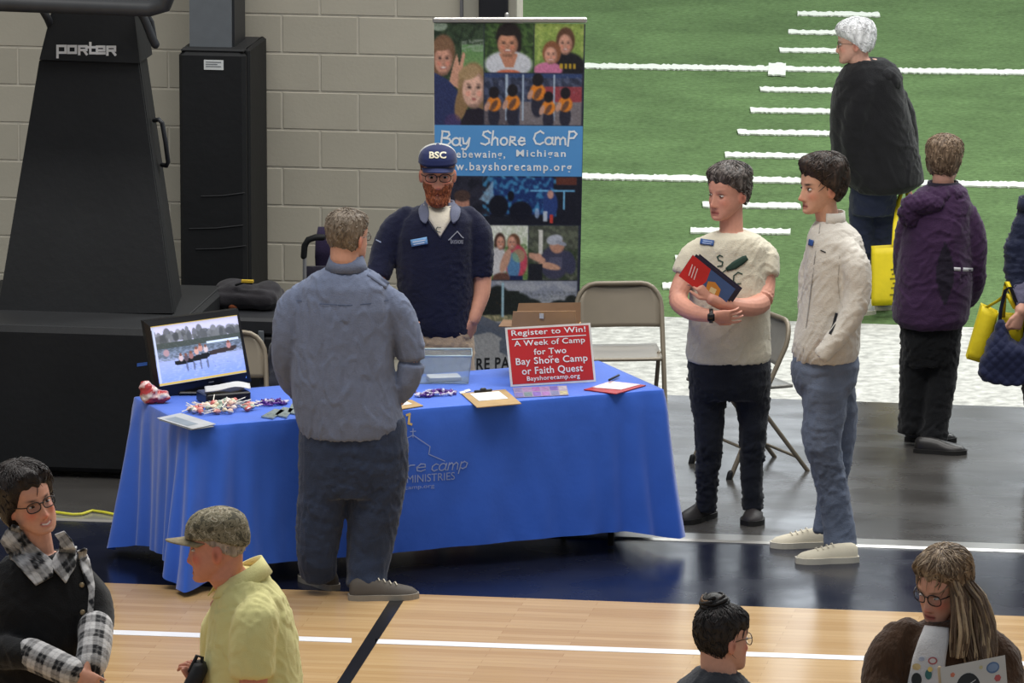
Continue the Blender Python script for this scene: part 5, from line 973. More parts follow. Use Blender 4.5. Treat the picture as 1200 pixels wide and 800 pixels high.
# ------------------------------------------------------------------ 2 bearded man in a cap behind the table
def cap_man():
    p = Person('bearded man in a navy cap and navy pullover with glasses, standing behind the table', 517, 597)
    p.head(513, 204, -.02, 2, 2, k=1.02); p.neck(514, 252, .0, r=.06)
    sl = [[(474,250,0,15),(460,272,0,16.5),(449,300,-.02,15.5),(443,324,-.06,14)], [(551,250,0,15),(561,272,0,15.5),(564,298,0,14.5),(563,322,0,13.5)]]
    navy = (27,30,52); grey = (98,102,122)
    def col(V, s): return np.tile(np.array(lin(navy)), (len(V), 1))
    top(p, 'pullover', [(240,494,534,.07,0),(245,482,546,.10,0),(256,470,557,.125,0),(275,464,557,.14,0),(305,464,555,.14,0),(335,466,555,.14,0),(362,471,554,.14,0),(382,479,554,.14,0),(391,485,553,.13,0)], sl, cloth('navy_pullover', navy, var=.08), wrk=.0032, seed=11, voxel=.008)
    p.limb(p.bg, [(446,306,-.03,10.5),(442,328,-.07,10.5),(450,346,-.18,9),(462,362,-.28,7.5)]); p.hand(p.J(462,362,-.28), (.5,-.5,-.6), (.5,.5,0), 25, -1)
    p.limb(p.bg, [(564,300,0,11.5),(565,325,0,11),(564,345,-.02,10),(558,365,-.05,8),(555,374,-.06,7.5)]); p.hand(p.J(555,374,-.06), (-.45,-.1,-.9), (-.6,.7,0), 25, -1)
    p.body((208,150,124), voxel=.0042, brow=(120,66,40), browk=.9, blush=.7); p.eyes(down=.1); p.glasses(M_frame, w=.027, h=.0185, rim=.002)
    fb = lambda x, y, z: smoothstep(-z-(.030-.0*y)+.12*np.maximum(0, .0-y+.03)*0-np.where(np.abs(x) < .03, .012, 0)+np.where(y < .02, -.0, 0), -.004, .006)*smoothstep(y, -.02, .005)*(1-.85*np.exp(-(x/.018)**2-((z+.079)/.006)**2))
    p.shell('beard', fb, lambda x, y, z: .008+.020*smoothstep(-z, .06, .11), (112,58,36), strands=700, slen=0.022, color2=(150,84,52), rough_=.003, freq=120, seed=5)
    p.shell('hair', hairline(front=.06, side=.008, back=-.05), .006, (110,62,42), strands=150, slen=0.02, color2=(130,76,52), seed=3)
    mn = cloth('navy_cap_cloth', (36,44,84), var=.06, bump=.1); mw = cloth('white_cap_mesh', (196,196,192), var=.15, bump=.8, bscale=400)
    c = cap(p, 'cap', mn, mn, zc=.066, thick=.018, brim=.058, btilt=.012)
    # white mesh panels behind the navy front
    me = c.data; me.materials.append(mw); V = np.array([p.H(np.array(v.co)) for v in me.vertices])
    for f in me.polygons:
        if V[list(f.vertices), 1].mean() < .004: f.material_index = 1
    T = text_px('BSC', 503, 523, 177.5, 185.5, bold=.03)
    co = Vector(p.M@(CAM-p.A)); me.calc_loop_triangles(); bv = BVHTree.FromPolygons([tuple(v.co) for v in me.vertices], [tuple(t.vertices) for t in me.loop_triangles])
    p.decal('cap_lettering', T[0], T[1], mat('cream_thread', (222,214,190), rough=.8), bv, off=.003, parent=c)
    b = p.bvh(['pullover']); mt = cloth('cream_tee', (206,198,182)); mg = cloth('grey_collar', grey)
    patch(p, 'tee', [(496,240),(502,256),(515,276.5)], [(534,240),(528,258),(516,277)], mt, b, off=.004, th=.004)
    collar_band(p, 'collar', p.J(515, 249, .015), .076, .070, .055, mg, -55, 235, flare=.02, yaw=180)
    patch(p, 'lapel', [(495,239),(490,246),(492,257),(496,261)], [(501,241),(503,249),(502,257),(499,262)], mg, b, off=.010, th=.007, n=8)
    patch(p, 'lapel', [(529,241),(527,249),(528,257),(531,262)], [(535,239),(540,246),(538,256),(533,261)], mg, b, off=.010, th=.007, n=8)
    V2, Fc = stroke_geo([([(501,256),(508,268),(515.5,278)], 1.2), ([(529,257),(522,268),(516,278)], 1.2)]); p.decal('zip', V2, Fc, mat('zip_metal', (70,72,84), rough=.4, metal=.6), b, off=.006)
    V2, Fc = stroke_geo([([(516.5,266.5),(512.5,266),(511,268.5),(512.5,271.5),(516,272)], .9)]); p.decal('tee_print', V2, Fc, mat('dark_print', (50,62,60)), b, off=.013)
    o = patch(p, 'name_badge', [(481,281),(500,277.5)], [(482.5,289),(501.5,285.5)], mat('light_blue_badge', (112,158,205), rough=.4), b, off=.006, th=.004, n=6, k=4)
    V2, Fc = stroke_geo([([(484,283.6),(498,281.2)], 1.1), ([(485,286.4),(497,284.2)], .9)]); p.decal('badge_print', V2, Fc, mat('white_print', (220,226,235)), b, off=.012, parent=o)
    V2, Fc = stroke_geo([([(526,281),(534.5,272.5),(536,271),(541,277),(543,278.5)], 1.1), ([(528.5,280),(528.5,285)], .8)]); V3, F3 = text_px('BAYSHORE', 528, 543, 281, 285.6, bold=.02)
    n0 = len(V2); V2 = np.vstack([V2, V3]); Fc = list(Fc)+[tuple(i+n0 for i in f) for f in F3]; p.decal('chest_print', V2, Fc, mat('silver_print', (150,154,166)), b, off=.005)
    V2, Fc = stroke_geo([([(441,281),(446,283.5)], 1.3)]); p.decal('sleeve_mark', V2, Fc, mat('pale_mark', (150,160,185)), b, off=.005)
    trousers(p, 'trousers', [(380,486,552,.125,0),(400,484,555,.135,0),(430,484,556,.135,0),(455,484,556,.12,0)], [[(503,450,0,19),(502,490,0,17.5),(500,530,0,16),(500,585,0,15)], [(537,450,0,19),(538,490,0,17.5),(539,530,0,16),(540,585,0,15)]], cloth('khaki', (172,150,126), var=.06), seed=21)
    ms = mat('brown_shoe', (88,64,46), rough=.5); shoe(p, 'shoe', G_(p, 500, 594), -8, .29, .1, ms, M_sole_b); shoe(p, 'shoe', G_(p, 540, 594), 8, .29, .1, ms, M_sole_b)
cap_man()
# ------------------------------------------------------------------ 3 woman in the cream tee
def tee_woman():
    p = Person('short-haired woman in a cream tee and black trousers holding booklets in crossed arms', 854, 610)
    p.head(853, 226, -.0, -46, 2, k=1.06, full=1.0, nose=1.15); p.neck(857, 271, .0, r=.056)
    sl = [[(826,284,-.02,15),(812,302,-.04,17),(803,322,-.06,16.5)], [(888,284,.02,15),(896,302,.0,17),(896,322,-.03,17.5)]]
    cream = (206,198,178)
    top(p, 'tee', [(271,840,875,.075,0),(276,826,890,.105,0),(287,812,902,.125,0),(310,808,904,.14,0),(340,808,903,.155,-.01),(370,808,902,.16,-.01),(395,806,902,.16,0),(412,804,904,.155,0),(422,805,902,.15,0)], sl, cloth('cream_tee_cloth', cream, var=.05), wrk=.0028, seed=31, voxel=.008)
    p.limb(p.bg, [(808,312,-.05,11),(798,335,-.09,11.5),(795,352,-.13,11.5),(806,363,-.22,10.5),(820,368,-.29,8.8),(834,370,-.33,7.2)]); p.hand(p.J(834,370,-.33), (1,-.05,-.05), (0.1,.9,.4), 14, 1, k=.95, thumb=50)
    p.limb(p.bg, [(896,312,-.02,12.5),(896,335,-.05,12.5),(892,354,-.12,12.5),(874,360,-.22,11),(850,356,-.28,9),(834,350,-.31,7.3)]); p.hand(p.J(834,350,-.31), (-.55,-.1,.75), (-.45,.8,-.1), 28, -1, k=.93, thumb=45)
    def ex(C, V, h, mixc):
        d = (V-p.J(817,361,-.33)); n = wave(V, 77, 260, 6, 1); k = smoothstep(.030-np.linalg.norm(d*np.array([.8,.5,1.2]), axis=1), 0, .012)*smoothstep(n, -.1, .15)
        mixc(k*.75, (62,66,72)); return C
    o = p.body((205,148,128), ex, voxel=.0042, brow=(92,78,70), browk=.5, blush=.35); p.eyes(open_=.6, down=.25)
    p.shell('hair', hairline(front=.064, side=-.002, back=-.07), lambda x, y, z: .014+.014*smoothstep(z, .03, .09)+.006*smoothstep(-y, 0, .08), (52,46,44), strands=700, slen=0.036, color2=(112,104,100), rough_=.0045, freq=70, seed=41)
    b = p.bvh(['tee']); V2, Fc = stroke_geo([([(846.5,300.5),(843.5,299),(840.5,301),(842,304.5),(847,307),(846,311.5),(841,312)], 1.5), ([(869.5,321),(865,319),(860,323),(859.5,329),(863,333),(868,332)], 1.5)])
    mp = mat('dark_green_print', (38,62,52), rough=.8); p.decal('tee_letters', V2, Fc, mp, b, off=.004)
    patch(p, 'oar_print', [(850,314),(858,307),(870,300),(874,299)], [(852,318),(863,315),(873,308),(877,304)], mp, b, off=.003, th=.001, n=10, k=4)
    V2, Fc = stroke_geo([([(851,316),(842,322.5)], 1.3)]); p.decal('oar_handle_print', V2, Fc, mp, b, off=.004)
    o = patch(p, 'name_badge', [(821,279.5),(837,281.5)], [(820,285.5),(836,288)], mat('blue_badge', (52,84,140), rough=.4), b, off=.006, th=.003, n=6, k=4)
    V2, Fc = stroke_geo([([(824,282),(834,283.4)], .8), ([(823.5,284.4),(833,285.8)], .7)]); p.decal('badge_print', V2, Fc, mat('pale_print', (170,185,215)), b, off=.011, parent=o)
    g = Geo(); c = p.J(833,370,-.325); ang = np.linspace(0, 2*np.pi, 24); g.ribbon([c+np.array([-.008, math.cos(a)*.036, math.sin(a)*.033]) for a in ang], [c+np.array([.010, math.cos(a)*.036, math.sin(a)*.033]) for a in ang], .003)
    w = obj('watch', g, M_leather, p.e); g = Geo(); g.box(c+np.array([0, -.038, 0]), (.017,.005,.018), bev=.004); obj('watch_case', g, mat('watch_black', (18,18,20), rough=.15), w)
    trousers(p, 'trousers', [(414,808,902,.14,0),(432,807,903,.15,0),(450,808,903,.14,0),(465,812,900,.12,0)], [[(830,455,0,23),(831,485,0,19),(831,512,-.01,16.5),(829,550,0,14),(828,585,.01,12),(828,598,.01,12)], [(880,455,0,23.5),(882,485,0,18.5),(882,512,-.01,15.5),(881,550,0,13.5),(882,585,0,12),(882,597,0,12)]], cloth('navy_black_twill', (26,29,38), var=.12), wrk=.006, seed=33)
    mc = mat('dark_clog', (44,40,40), rough=.55); shoe(p, 'clog', G_(p, 829, 606), -38, .26, .105, mc, M_sole_b, sole=.025, hgt=.085); shoe(p, 'clog', G_(p, 883, 606), -4, .25, .11, mc, M_sole_b, sole=.025, hgt=.085)
    # the booklets
    def booklet(i, dx, dy, dw, label):
        q = [(812+dx,299+dy),(862+dx,339+dy),(846+dx,361+dy),(795+dx,321+dy)]; q = [p.J(x, y, -.345+dw+.02*k) for k, (x, y) in enumerate(q)]; a = np.array(q); a[:, 1] = [-.335+dw,-.315+dw,-.315+dw,-.335+dw]
        e = empty('booklet', p.A, YAW); tag(e, label, 'booklet', None); nrm = np.cross(a[1]-a[0], a[3]-a[0]); nrm /= np.linalg.norm(nrm); nrm *= np.sign(nrm[1]) or 1
        g = Geo(); g.add(np.vstack([a, a+nrm*.004]), [(0,1,2,3),(7,6,5,4),(0,4,5,1),(1,5,6,2),(2,6,7,3),(3,7,4,0)]); flat('cover', g, mat('booklet_navy', (34,32,58), rough=.35), e)
        if i == 0:
            bl = lambda u, v: a[0]*(1-u)*(1-v)+a[1]*u*(1-v)+a[2]*u*v+a[3]*(1-u)*v-nrm*.0012
            def pan(n_, pts, rgb, o_=0): newobj(n_, [bl(u, v)-nrm*o_ for u, v in pts], [tuple(range(len(pts)))], mat('print_'+n_, rgb, rough=.35), e, smooth=False, rec=False)
            pan('red_panel', [(0,0),(.42,0),(.48,.5),(.42,1),(0,1)], (200,36,40)); pan('photo_panel', [(.42,0),(1,0),(1,1),(.42,1),(.48,.5)], (58,84,130)); pan('orange_print', [(.5,.45),(.62,.3),(.78,.4),(.82,.7),(.7,.9),(.55,.8)], (206,132,52), .0006); pan('pale_print', [(.6,.55),(.72,.5),(.74,.72),(.62,.75)], (226,200,150), .0012)
            for k in range(3): pan('white_line', [(.08+.06*k,.3),(.1+.06*k,.3),(.16+.06*k,.75),(.14+.06*k,.75)], (232,200,200), .0008)
    booklet(0, 0, 0, 0, 'red fronted booklet with a blue photograph, front of those held in crossed arms'); booklet(1, 4, -1, .008, 'dark booklet held just behind the red one in crossed arms'); booklet(2, 8, -1, .016, 'rearmost dark booklet held against the cream tee')
tee_woman()
# ------------------------------------------------------------------ 4 young man in the pale jacket
def young_man():
    p = Person('dark-haired young man in an off-white jacket, grey jeans and white canvas shoes, hand in pocket', 975, 652)
    p.head(962, 219, .0, -64, 2, k=1.03, jaw=.98, nose=1.3); p.neck(972, 266, .02, r=.055)
    sl = [[(994,288,-.10,17),(1003,312,-.14,17.5),(1005,342,-.16,15.5),(999,366,-.18,14.5),(986,388,-.20,12.5),(970,408,-.22,10.5),(962,418,-.22,9.5)], [(955,288,.12,14),(950,320,.15,14),(948,350,.12,12.5),(946,385,.05,11),(948,405,.0,9)]]
    w = (204,198,188)
    top(p, 'jacket', [(258,956,990,.065,.02),(267,950,1000,.09,0),(278,946,1010,.13,0),(300,944,1014,.155,0),(330,942,1013,.16,0),(362,938,1010,.16,0),(392,931,1008,.16,0),(410,928,1007,.155,0),(421,932,1003,.145,0)], sl, cloth('off_white_shell', w, var=.04, rough=.7), wrk=.0042, freq=11, seed=51, voxel=.008)
    p.limb(p.bg, [(1003,345,-.16,10),(988,386,-.2,9),(964,412,-.19,7.5)]); p.hand(p.J(967,408,-.12), (0,.5,-.9), (.9,.2,0), 10, 1, k=.8)
    p.limb(p.bg, [(948,345,.12,10),(947,386,.05,9),(948,405,.0,7.5)]); p.hand(p.J(948,405,.0), (-.3,.1,-.95), (.9,.2,0), 20, 1)
    def ex(C, V, h, mixc):
        x, y, z = h.T; k = (np.abs(z) < .13)*(np.abs(x) < .1)*smoothstep(-z, .05, .075)*smoothstep(y, -.02, .03)*smoothstep(y, -1, .12); mixc(k*.35, (92,70,58)); return C
    p.body((206,158,134), ex, voxel=.0042, brow=(42,32,28), blush=.5, browk=1.5); p.eyes()
    off = lambda V: np.stack([V[:, 0]*0, .012*smoothstep(V[:, 2], .05, .1)*smoothstep(V[:, 1], .0, .08), .010*smoothstep(V[:, 2], .03, .1)], 1)
    p.shell('hair', hairline(front=.066, side=-.006, back=-.075), lambda x, y, z: .022+.012*smoothstep(z, .02, .09)+.010*smoothstep(-y, .02, .08), (36,28,25), strands=700, slen=0.045, color2=(66,52,44), rough_=.006, freq=60, seed=61, off=off)
    collar_band(p, 'collar', p.J(974, 263, .02), .066, .072, .062, cloth('off_white_collar', w, var=.04), 25, 335, flare=.0, tilt=(0,0), fold=False, yaw=140, th=.008)
    b = p.bvh(['jacket']); md = mat('dark_piping', (26,28,34), rough=.7)
    V2, Fc = stroke_geo([([(981,258),(987,254),(993,249)], 1.6)]); 
    V2, Fc = stroke_geo([([(973,390),(977,380),(980,368)], 3.2)]); p.decal('pocket_zip', V2, Fc, md, b, off=.004)
    V2, Fc = stroke_geo([([(961,262),(960,272),(955,300),(950,340),(945,380),(941,412)], .9)]); p.decal('front_zip', V2, Fc, mat('grey_zip', (150,146,140), rough=.5), b, off=.004)
    V2, Fc = stroke_geo([([(962,293.5),(967,295.5)], 1.4)]); p.decal('chest_mark', V2, Fc, md, b, off=.004)
    V2, Fc = stroke_geo([([(984,300),(982,330),(984,350),(992,372)], .8)]); p.decal('sleeve_seam', V2, Fc, mat('seam', (160,154,144)), b, off=.003)
    o = patch(p, 'name_badge', [(948,280),(953.5,281.5)], [(947,287),(952,288.5)], mat('blue_badge_small', (48,82,148), rough=.4), b, off=.008, th=.003, n=5, k=4)
    trousers(p, 'jeans', [(410,932,1004,.115,0),(428,927,1007,.135,0),(448,930,1003,.13,0),(462,936,996,.11,0)], [[(967,452,-.04,28),(966,485,-.04,25),(963,514,-.05,23),(969,545,-.04,19.5),(976,575,-.03,18),(983,615,-.03,18.5),(985,640,-.04,19.5)], [(978,452,.08,24),(984,490,.1,21),(982,530,.1,18),(975,575,.1,15.5),(970,605,.09,15.5),(968,624,.08,15.5)]], cloth('grey_blue_denim', (100,110,130), var=.22, scale=6), wrk=.0055, seed=53)
    mc = mat('off_white_canvas', (206,198,178), rough=.85, var=.06, bump=.3, bscale=300)
    shoe(p, 'canvas_shoe', G_(p, 992, 658), -84, .285, .10, mc, M_sole_w, sole=.028, lace=M_lace); shoe(p, 'canvas_shoe', G_(p, 962, 640), -86, .285, .10, mc, M_sole_w, sole=.028, lace=M_lace)
young_man()
# ------------------------------------------------------------------ 5 white-haired woman on the turf
def elder_woman():
    p = Person('white-haired woman in a long black jacket, walking on the green turf', 1028, 363)
    p.head(1001, 50, .0, -96, 4, k=.97, full=.5); p.neck(1012, 86, .0, r=.058)
    sl = [[(1018,100,-.12,17),(1006,130,-.13,17),(1000,165,-.13,15),(1006,192,-.12,12.5),(1014,204,-.10,10)], [(1046,100,.12,15),(1058,135,.14,15),(1064,175,.14,13),(1064,208,.14,10)]]
    top(p, 'jacket', [(69,1004,1038,.07,0),(77,991,1050,.12,0),(90,982,1056,.16,0),(115,974,1061,.18,0),(145,972,1068,.19,0),(175,974,1076,.2,0),(200,982,1081,.21,0),(212,990,1083,.21,0),(222,1000,1068,.19,0)], sl, cloth('black_fleece', (24,24,27), var=.15), wrk=.0045, freq=9, seed=71, voxel=.010)
    p.hand(p.J(1064,212,.14), (0,0,-1), (1,0,0), 45, 1)
    p.body((208,160,142), voxel=.005, brow=(190,186,182)); p.eyes(); p.glasses(M_wire)
    p.shell('hair', hairline(front=.05, side=-.004, back=-.06), lambda x, y, z: .020+.010*smoothstep(z, .02, .09)+.008*smoothstep(-y, .02, .08), (206,206,208), strands=600, slen=0.032, color2=(232,232,234), rough_=.004, freq=70, seed=73)
    g = Geo(); g.ell(p.J(1037, 86, -.02), (.085,.12,.055), None, 20, 12); g.ell(p.J(1047, 94, -.02), (.05,.11,.06)); p.garment('hood', g, cloth('black_hood', (29,29,32)), voxel=.01, wrk=.006, seed=74)
    collar_band(p, 'collar', p.J(1013, 82, 0), .066, .066, .04, cloth('cream_collar', (196,190,176)), -30, 210, flare=.012, yaw=-60)
    trousers(p, 'jeans', [(200,998,1060,.14,0),(230,996,1050,.14,0),(250,996,1050,.12,0)], [[(1010,245,0,16),(1012,285,0,14),(1013,325,0,12),(1013,358,0,11.5)], [(1036,245,.02,16),(1036,285,.02,14),(1036,325,0,12),(1036,356,0,11.5)]], cloth('navy_denim', (36,42,62), var=.15), seed=75)
    mw = mat('white_trainer', (200,200,200), rough=.6); shoe(p, 'shoe', G_(p, 1015, 368), -70, .25, .095, mw, M_sole_w); shoe(p, 'shoe', G_(p, 1040, 362), -80, .25, .095, mw, M_sole_w)
    return p
P_elder = elder_woman()
# ------------------------------------------------------------------ 6 woman in the purple jacket
def purple_woman():
    p = Person('short-haired woman in a purple hooded jacket and black trousers, her back turned', 1088, 521)
    p.head(1107, 189, .0, 160, 4, k=.95, full=.5); p.neck(1105, 224, .0, r=.055)
    sl = [[(1076,238,0,15),(1066,268,.02,16),(1061,300,.06,15),(1062,328,.13,13),(1070,345,.2,10)], [(1128,238,0,15),(1138,266,0,15.5),(1141,300,.0,15),(1141,326,.03,14),(1136,346,.10,12),(1126,356,.18,9.5)]]
    c0, c1 = np.array(lin((62,40,70))), np.array(lin((36,30,44)))
    def col(V, s):
        k = np.zeros(len(V)); a = s.J(1112, 0, 0)[0]; zt, zb = s.J(1110,275,0)[2], s.J(1110,352,0)[2]
        zz = V[:, 2]; cen = s.J(1104,0,0)[0]+0*zz; hw = .045*np.sin(np.clip((zt-zz)/(zt-zb), 0, 1)*np.pi); k = (np.abs(V[:, 0]-cen-.02) < hw)&(V[:, 1] < 0); k = k*1.0
        return c0*(1-k[:, None])+c1*k[:, None]
    top(p, 'jacket', [(215,1090,1124,.07,0),(222,1076,1132,.11,0),(238,1064,1138,.14,0),(265,1058,1139,.165,0),(300,1053,1139,.175,0),(335,1049,1139,.18,0),(360,1046,1137,.185,0),(373,1046,1135,.185,0),(381,1053,1128,.17,0)], sl, M_vcloth, wrk=.0045, freq=10, seed=81, voxel=.009, colfn=col)
    p.hand(p.J(1126,356,.2), (-.3,.9,-.2), (0,0,-1), 25, 1); p.hand(p.J(1070,345,.22), (.3,.9,-.2), (0,0,-1), 25, 1)
    p.body((200,152,134), voxel=.005); p.eyes()
    p.shell('hair', hairline(front=.05, side=-.006, back=-.095), lambda x, y, z: .022+.010*smoothstep(z, .02, .09), (92,74,58), strands=600, slen=0.03, color2=(142,120,98), rough_=.003, freq=80, seed=83)
    mp = cloth('purple_hood', (60,39,68)); g = Geo(); g.ell(p.J(1084, 238, -.10), (.12,.07,.055), None, 20, 12); g.ell(p.J(1068, 250, -.09), (.06,.06,.07)); g.ell(p.J(1106, 228, -.07), (.10,.05,.04)); p.garment('hood', g, mp, voxel=.009, wrk=.008, seed=84)
    collar_band(p, 'collar', p.J(1105, 224, 0), .08, .075, .05, cloth('dark_collar', (44,38,52)), -60, 240, flare=.0, fold=False, yaw=0, th=.01)
    b = p.bvh(['jacket']); patch(p, 'reflective_stripe', [(1118,313),(1129,313.5),(1140,314)], [(1118,317),(1129,318),(1140,318)], mat('reflective_tape', (205,205,208), rough=.4), b, off=.002, th=.002, n=8, k=3)
    trousers(p, 'trousers', [(368,1056,1126,.14,0),(400,1056,1126,.14,0),(425,1057,1123,.12,0)], [[(1075,415,0,19),(1071,450,0,17),(1070,485,0,16),(1069,506,.0,16.5)], [(1105,415,-.02,19),(1102,450,-.03,17.5),(1097,490,-.05,16),(1093,514,-.06,17)]], cloth('black_trouser', (24,25,28)), seed=85)
    shoe(p, 'shoe', G_(p, 1072, 516), 82, .25, .095, M_leather, M_sole_b, hgt=.07); shoe(p, 'shoe', G_(p, 1083, 530), 78, .255, .095, M_leather, M_sole_b, hgt=.07)
    return p
purple_woman()
# ------------------------------------------------------------------ 7 navy jacket at the right edge
def navy_person():
    p = Person('person in a dark navy padded jacket at the right edge, carrying bags', 1226, 560)
    p.head(1224, 205, .0, 150, 4, k=.97); p.neck(1224, 243, .0, r=.055)
    sl = [[(1200,258,-.04,15),(1193,290,-.05,15.5),(1192,322,-.08,14.5),(1195,345,-.12,12)], [(1248,258,.04,15),(1256,300,.05,15),(1258,345,.03,12)]]
    top(p, 'padded_jacket', [(236,1206,1242,.07,0),(243,1196,1250,.11,0),(262,1188,1260,.14,0),(300,1184,1264,.165,0),(325,1186,1264,.17,0),(338,1190,1262,.16,0)], sl, cloth('navy_padded', (28,34,58), rough=.6), wrk=.006, freq=14, seed=91, voxel=.010, dirs=(.5,.5,2))
    p.limb(p.bg, [(1195,335,-.12,9),(1197,352,-.16,8.5),(1196,364,-.2,7)]); p.hand(p.J(1196,364,-.2), (-.25,-.1,-.95), (-.6,.6,0), 55, 1)
    p.limb(p.bg, [(1258,340,.03,9),(1258,360,.0,7)]); p.hand(p.J(1258,360,0), (0,0,-1), (1,0,0), 30, 1)
    g = Geo(); p.limb(g, [(1195,340,-.12,12.5),(1197,354,-.16,11.5)]); p.garment('cuff', g, cloth('grey_cuff', (92,90,112)), voxel=.008)
    p.body((200,150,130), voxel=.005); p.eyes(); p.shell('hair', hairline(), .014, (70,54,44), strands=200, slen=0.03, color2=(96,76,60), seed=93)
    collar_band(p, 'collar', p.J(1216, 245, -.02), .095, .08, .06, cloth('navy_collar', (28,34,58)), -60, 240, flare=0, fold=False, yaw=0, th=.015)
    trousers(p, 'trousers', [(326,1196,1256,.14,0),(380,1192,1258,.14,0),(420,1192,1258,.12,0)], [[(1212,410,.06,18),(1216,470,.06,16),(1217,550,.06,14)], [(1241,410,.06,18),(1243,470,.06,16),(1243,550,.06,14)]], cloth('black_slack', (28,28,32)), seed=94)
    shoe(p, 'shoe', G_(p, 1217, 560), 170, .26, .095, M_leather, M_sole_b); shoe(p, 'shoe', G_(p, 1244, 560), 170, .26, .095, M_leather, M_sole_b)
    return p
P_navy = navy_person()
# ------------------------------------------------------------------ 8 smiling woman with the plaid collar
def plaid_woman():
    p = Person('smiling dark-haired woman with glasses in a black coat with plaid collar and cuffs', 50, 1038)
    p.head(35, 588, -.03, 32, -4, 15, k=1.04, full=1.5, smile=1.0, jaw=1.05); p.neck(46, 652, .0, r=.06, r2=.09)
    sl = [[(93,672,-.02,25),(106,704,-.06,25),(112,732,-.13,22),(111,750,-.22,19)], [(-4,674,-.02,25),(-20,720,-.04,24),(-12,758,-.12,21),(18,765,-.24,18),(42,770,-.29,16)]]
    top(p, 'coat', [(648,24,76,.08,0),(656,4,94,.12,0),(674,-12,108,.15,0),(704,-22,116,.175,-.01),(745,-26,118,.19,-.01),(790,-30,120,.195,0),(840,-34,122,.2,0),(890,-34,122,.2,0),(900,-30,118,.19,0)], sl, cloth('black_coat', (22,22,24), var=.1), wrk=.004, freq=9, seed=101, voxel=.010, inset=7)
    for L, sd in (([(112,736,-.17,21),(111,756,-.25,20),(107,776,-.31,19)], 1), ([(36,766,-.27,19),(58,776,-.32,19),(82,787,-.36,18)], -1)):
        g = Geo(); p.limb(g, L, n=20); a = p.J(*L[0][:3]); d = p.J(*L[-1][:3])-a; d /= np.linalg.norm(d)
        def cf(V, s, a=a, d=d): q = (V-a)@d; r = V-a-np.outer(q, d); e1 = np.cross(d, [0, 1, 0]); e1 /= np.linalg.norm(e1); return plaid(q+.01, r@e1, .075)
        p.garment('cuff', g, M_vcloth, voxel=.006, smooth=2, wrk=.001, colfn=cf)
    p.limb(p.bg, [(112,740,-.18,11),(108,770,-.3,9.5),(104,780,-.34,9)]); p.hand(p.J(104,779,-.35), (-.12,-.25,-.95), (-.9,.3,0), 30, -1, k=.98)
    p.limb(p.bg, [(36,766,-.27,11),(70,782,-.34,9.5),(88,788,-.38,9)]); p.hand(p.J(88,788,-.38), (.85,-.1,-.5), (.1,.9,-.3), 26, 1, k=.98)
    def ex(C, V, h, mixc):
        x, y, z = h.T; hm = (np.abs(z) < .13); return C
    p.body((206,150,126), voxel=.0042, brow=(48,34,30), lips=(176,80,80), blush=.8); p.eyes(open_=.62); p.glasses(M_frame, w=.0265, h=.018, rim=.0021, z=-.001)
    off = lambda V: np.stack([V[:, 0]*.10*smoothstep(-V[:, 1], -.02, .05), -.02*smoothstep(-V[:, 1], .0, .08), .004*smoothstep(V[:, 2], .05, .1)], 1)
    p.shell('hair', hairline(front=.072, side=-.02, back=-.12), lambda x, y, z: .024+.012*smoothstep(z, .02, .09)+.014*smoothstep(-y, .0, .08), (28,21,20), strands=600, slen=0.06, color2=(40,30,28), rough_=.004, freq=55, seed=103, off=off)
    c = [(p.hp(.0,-.075,.04), .055, .05), (p.hp(0,-.09,-.05), .065, .045), (p.hp(0,-.085,-.13), .06, .04), (p.hp(0,-.07,-.19), .035, .03)]; locks(p, 'hair_back', c, 70, (30,22,21), (48,36,33), r=.011, seed=5)
    b = p.bvh(['coat', 'body']); pc = lambda V: plaid(V[:, 0]*.8+V[:, 2]*.6, V[:, 2]*.8-V[:, 0]*.6, .085)
    patch(p, 'collar', [(14,616),(6,622),(0,634),(20,662),(42,686)], [(22,618),(34,634),(50,647),(62,658),(62,675)], M_vcloth, b, off=.012, th=.010, n=40, k=22, colfn=pc)
    patch(p, 'collar', [(64,626),(70,634),(69,645),(62,655),(60,664)], [(75,622),(84,632),(90,647),(88,664),(77,683)], M_vcloth, b, off=.012, th=.010, n=40, k=22, colfn=pc)
    patch(p, 'scarf_tail', [(90,646),(96,668),(104,692),(103,715),(101,735)], [(100,642),(106,660),(111,686),(110,712),(107,735)], M_vcloth, b, off=.006, th=.006, n=40, k=10, colfn=pc)
    for x, y in ((96,685),(97,717),(97,748)):
        g = Geo(); q = b.ray_cast(Vector(p.M@(CAM-p.A)), (Vector(p.J(x, y, 0))-Vector(p.M@(CAM-p.A))).normalized())[0]; g.ell(np.array(q)+[0,-.004,0], (.011,.005,.011), None, 14, 8); obj('button', g, mat('bronze_button', (150,134,108), rough=.4, metal=.5), p.e)
    g = Geo(); g.ell(p.hp(-.084, -.008, -.05), .006); obj('earring', g, mat('gold', (200,170,100), rough=.25, metal=1), p.e)
    trousers(p, 'trousers', [(880,-26,112,.17,0),(920,-22,116,.17,0),(935,-18,112,.15,0)], [[(14,915,0,32),(20,960,0,26),(22,1030,0,20)], [(76,915,0,32),(78,960,0,26),(78,1030,0,20)]], cloth('black_pants', (26,26,30)), wrk=.003, seed=105)
    shoe(p, 'shoe', G_(p, 22, 1036), 20, .25, .095, M_leather, M_sole_b); shoe(p, 'shoe', G_(p, 80, 1036), 30, .25, .095, M_leather, M_sole_b)
plaid_woman()
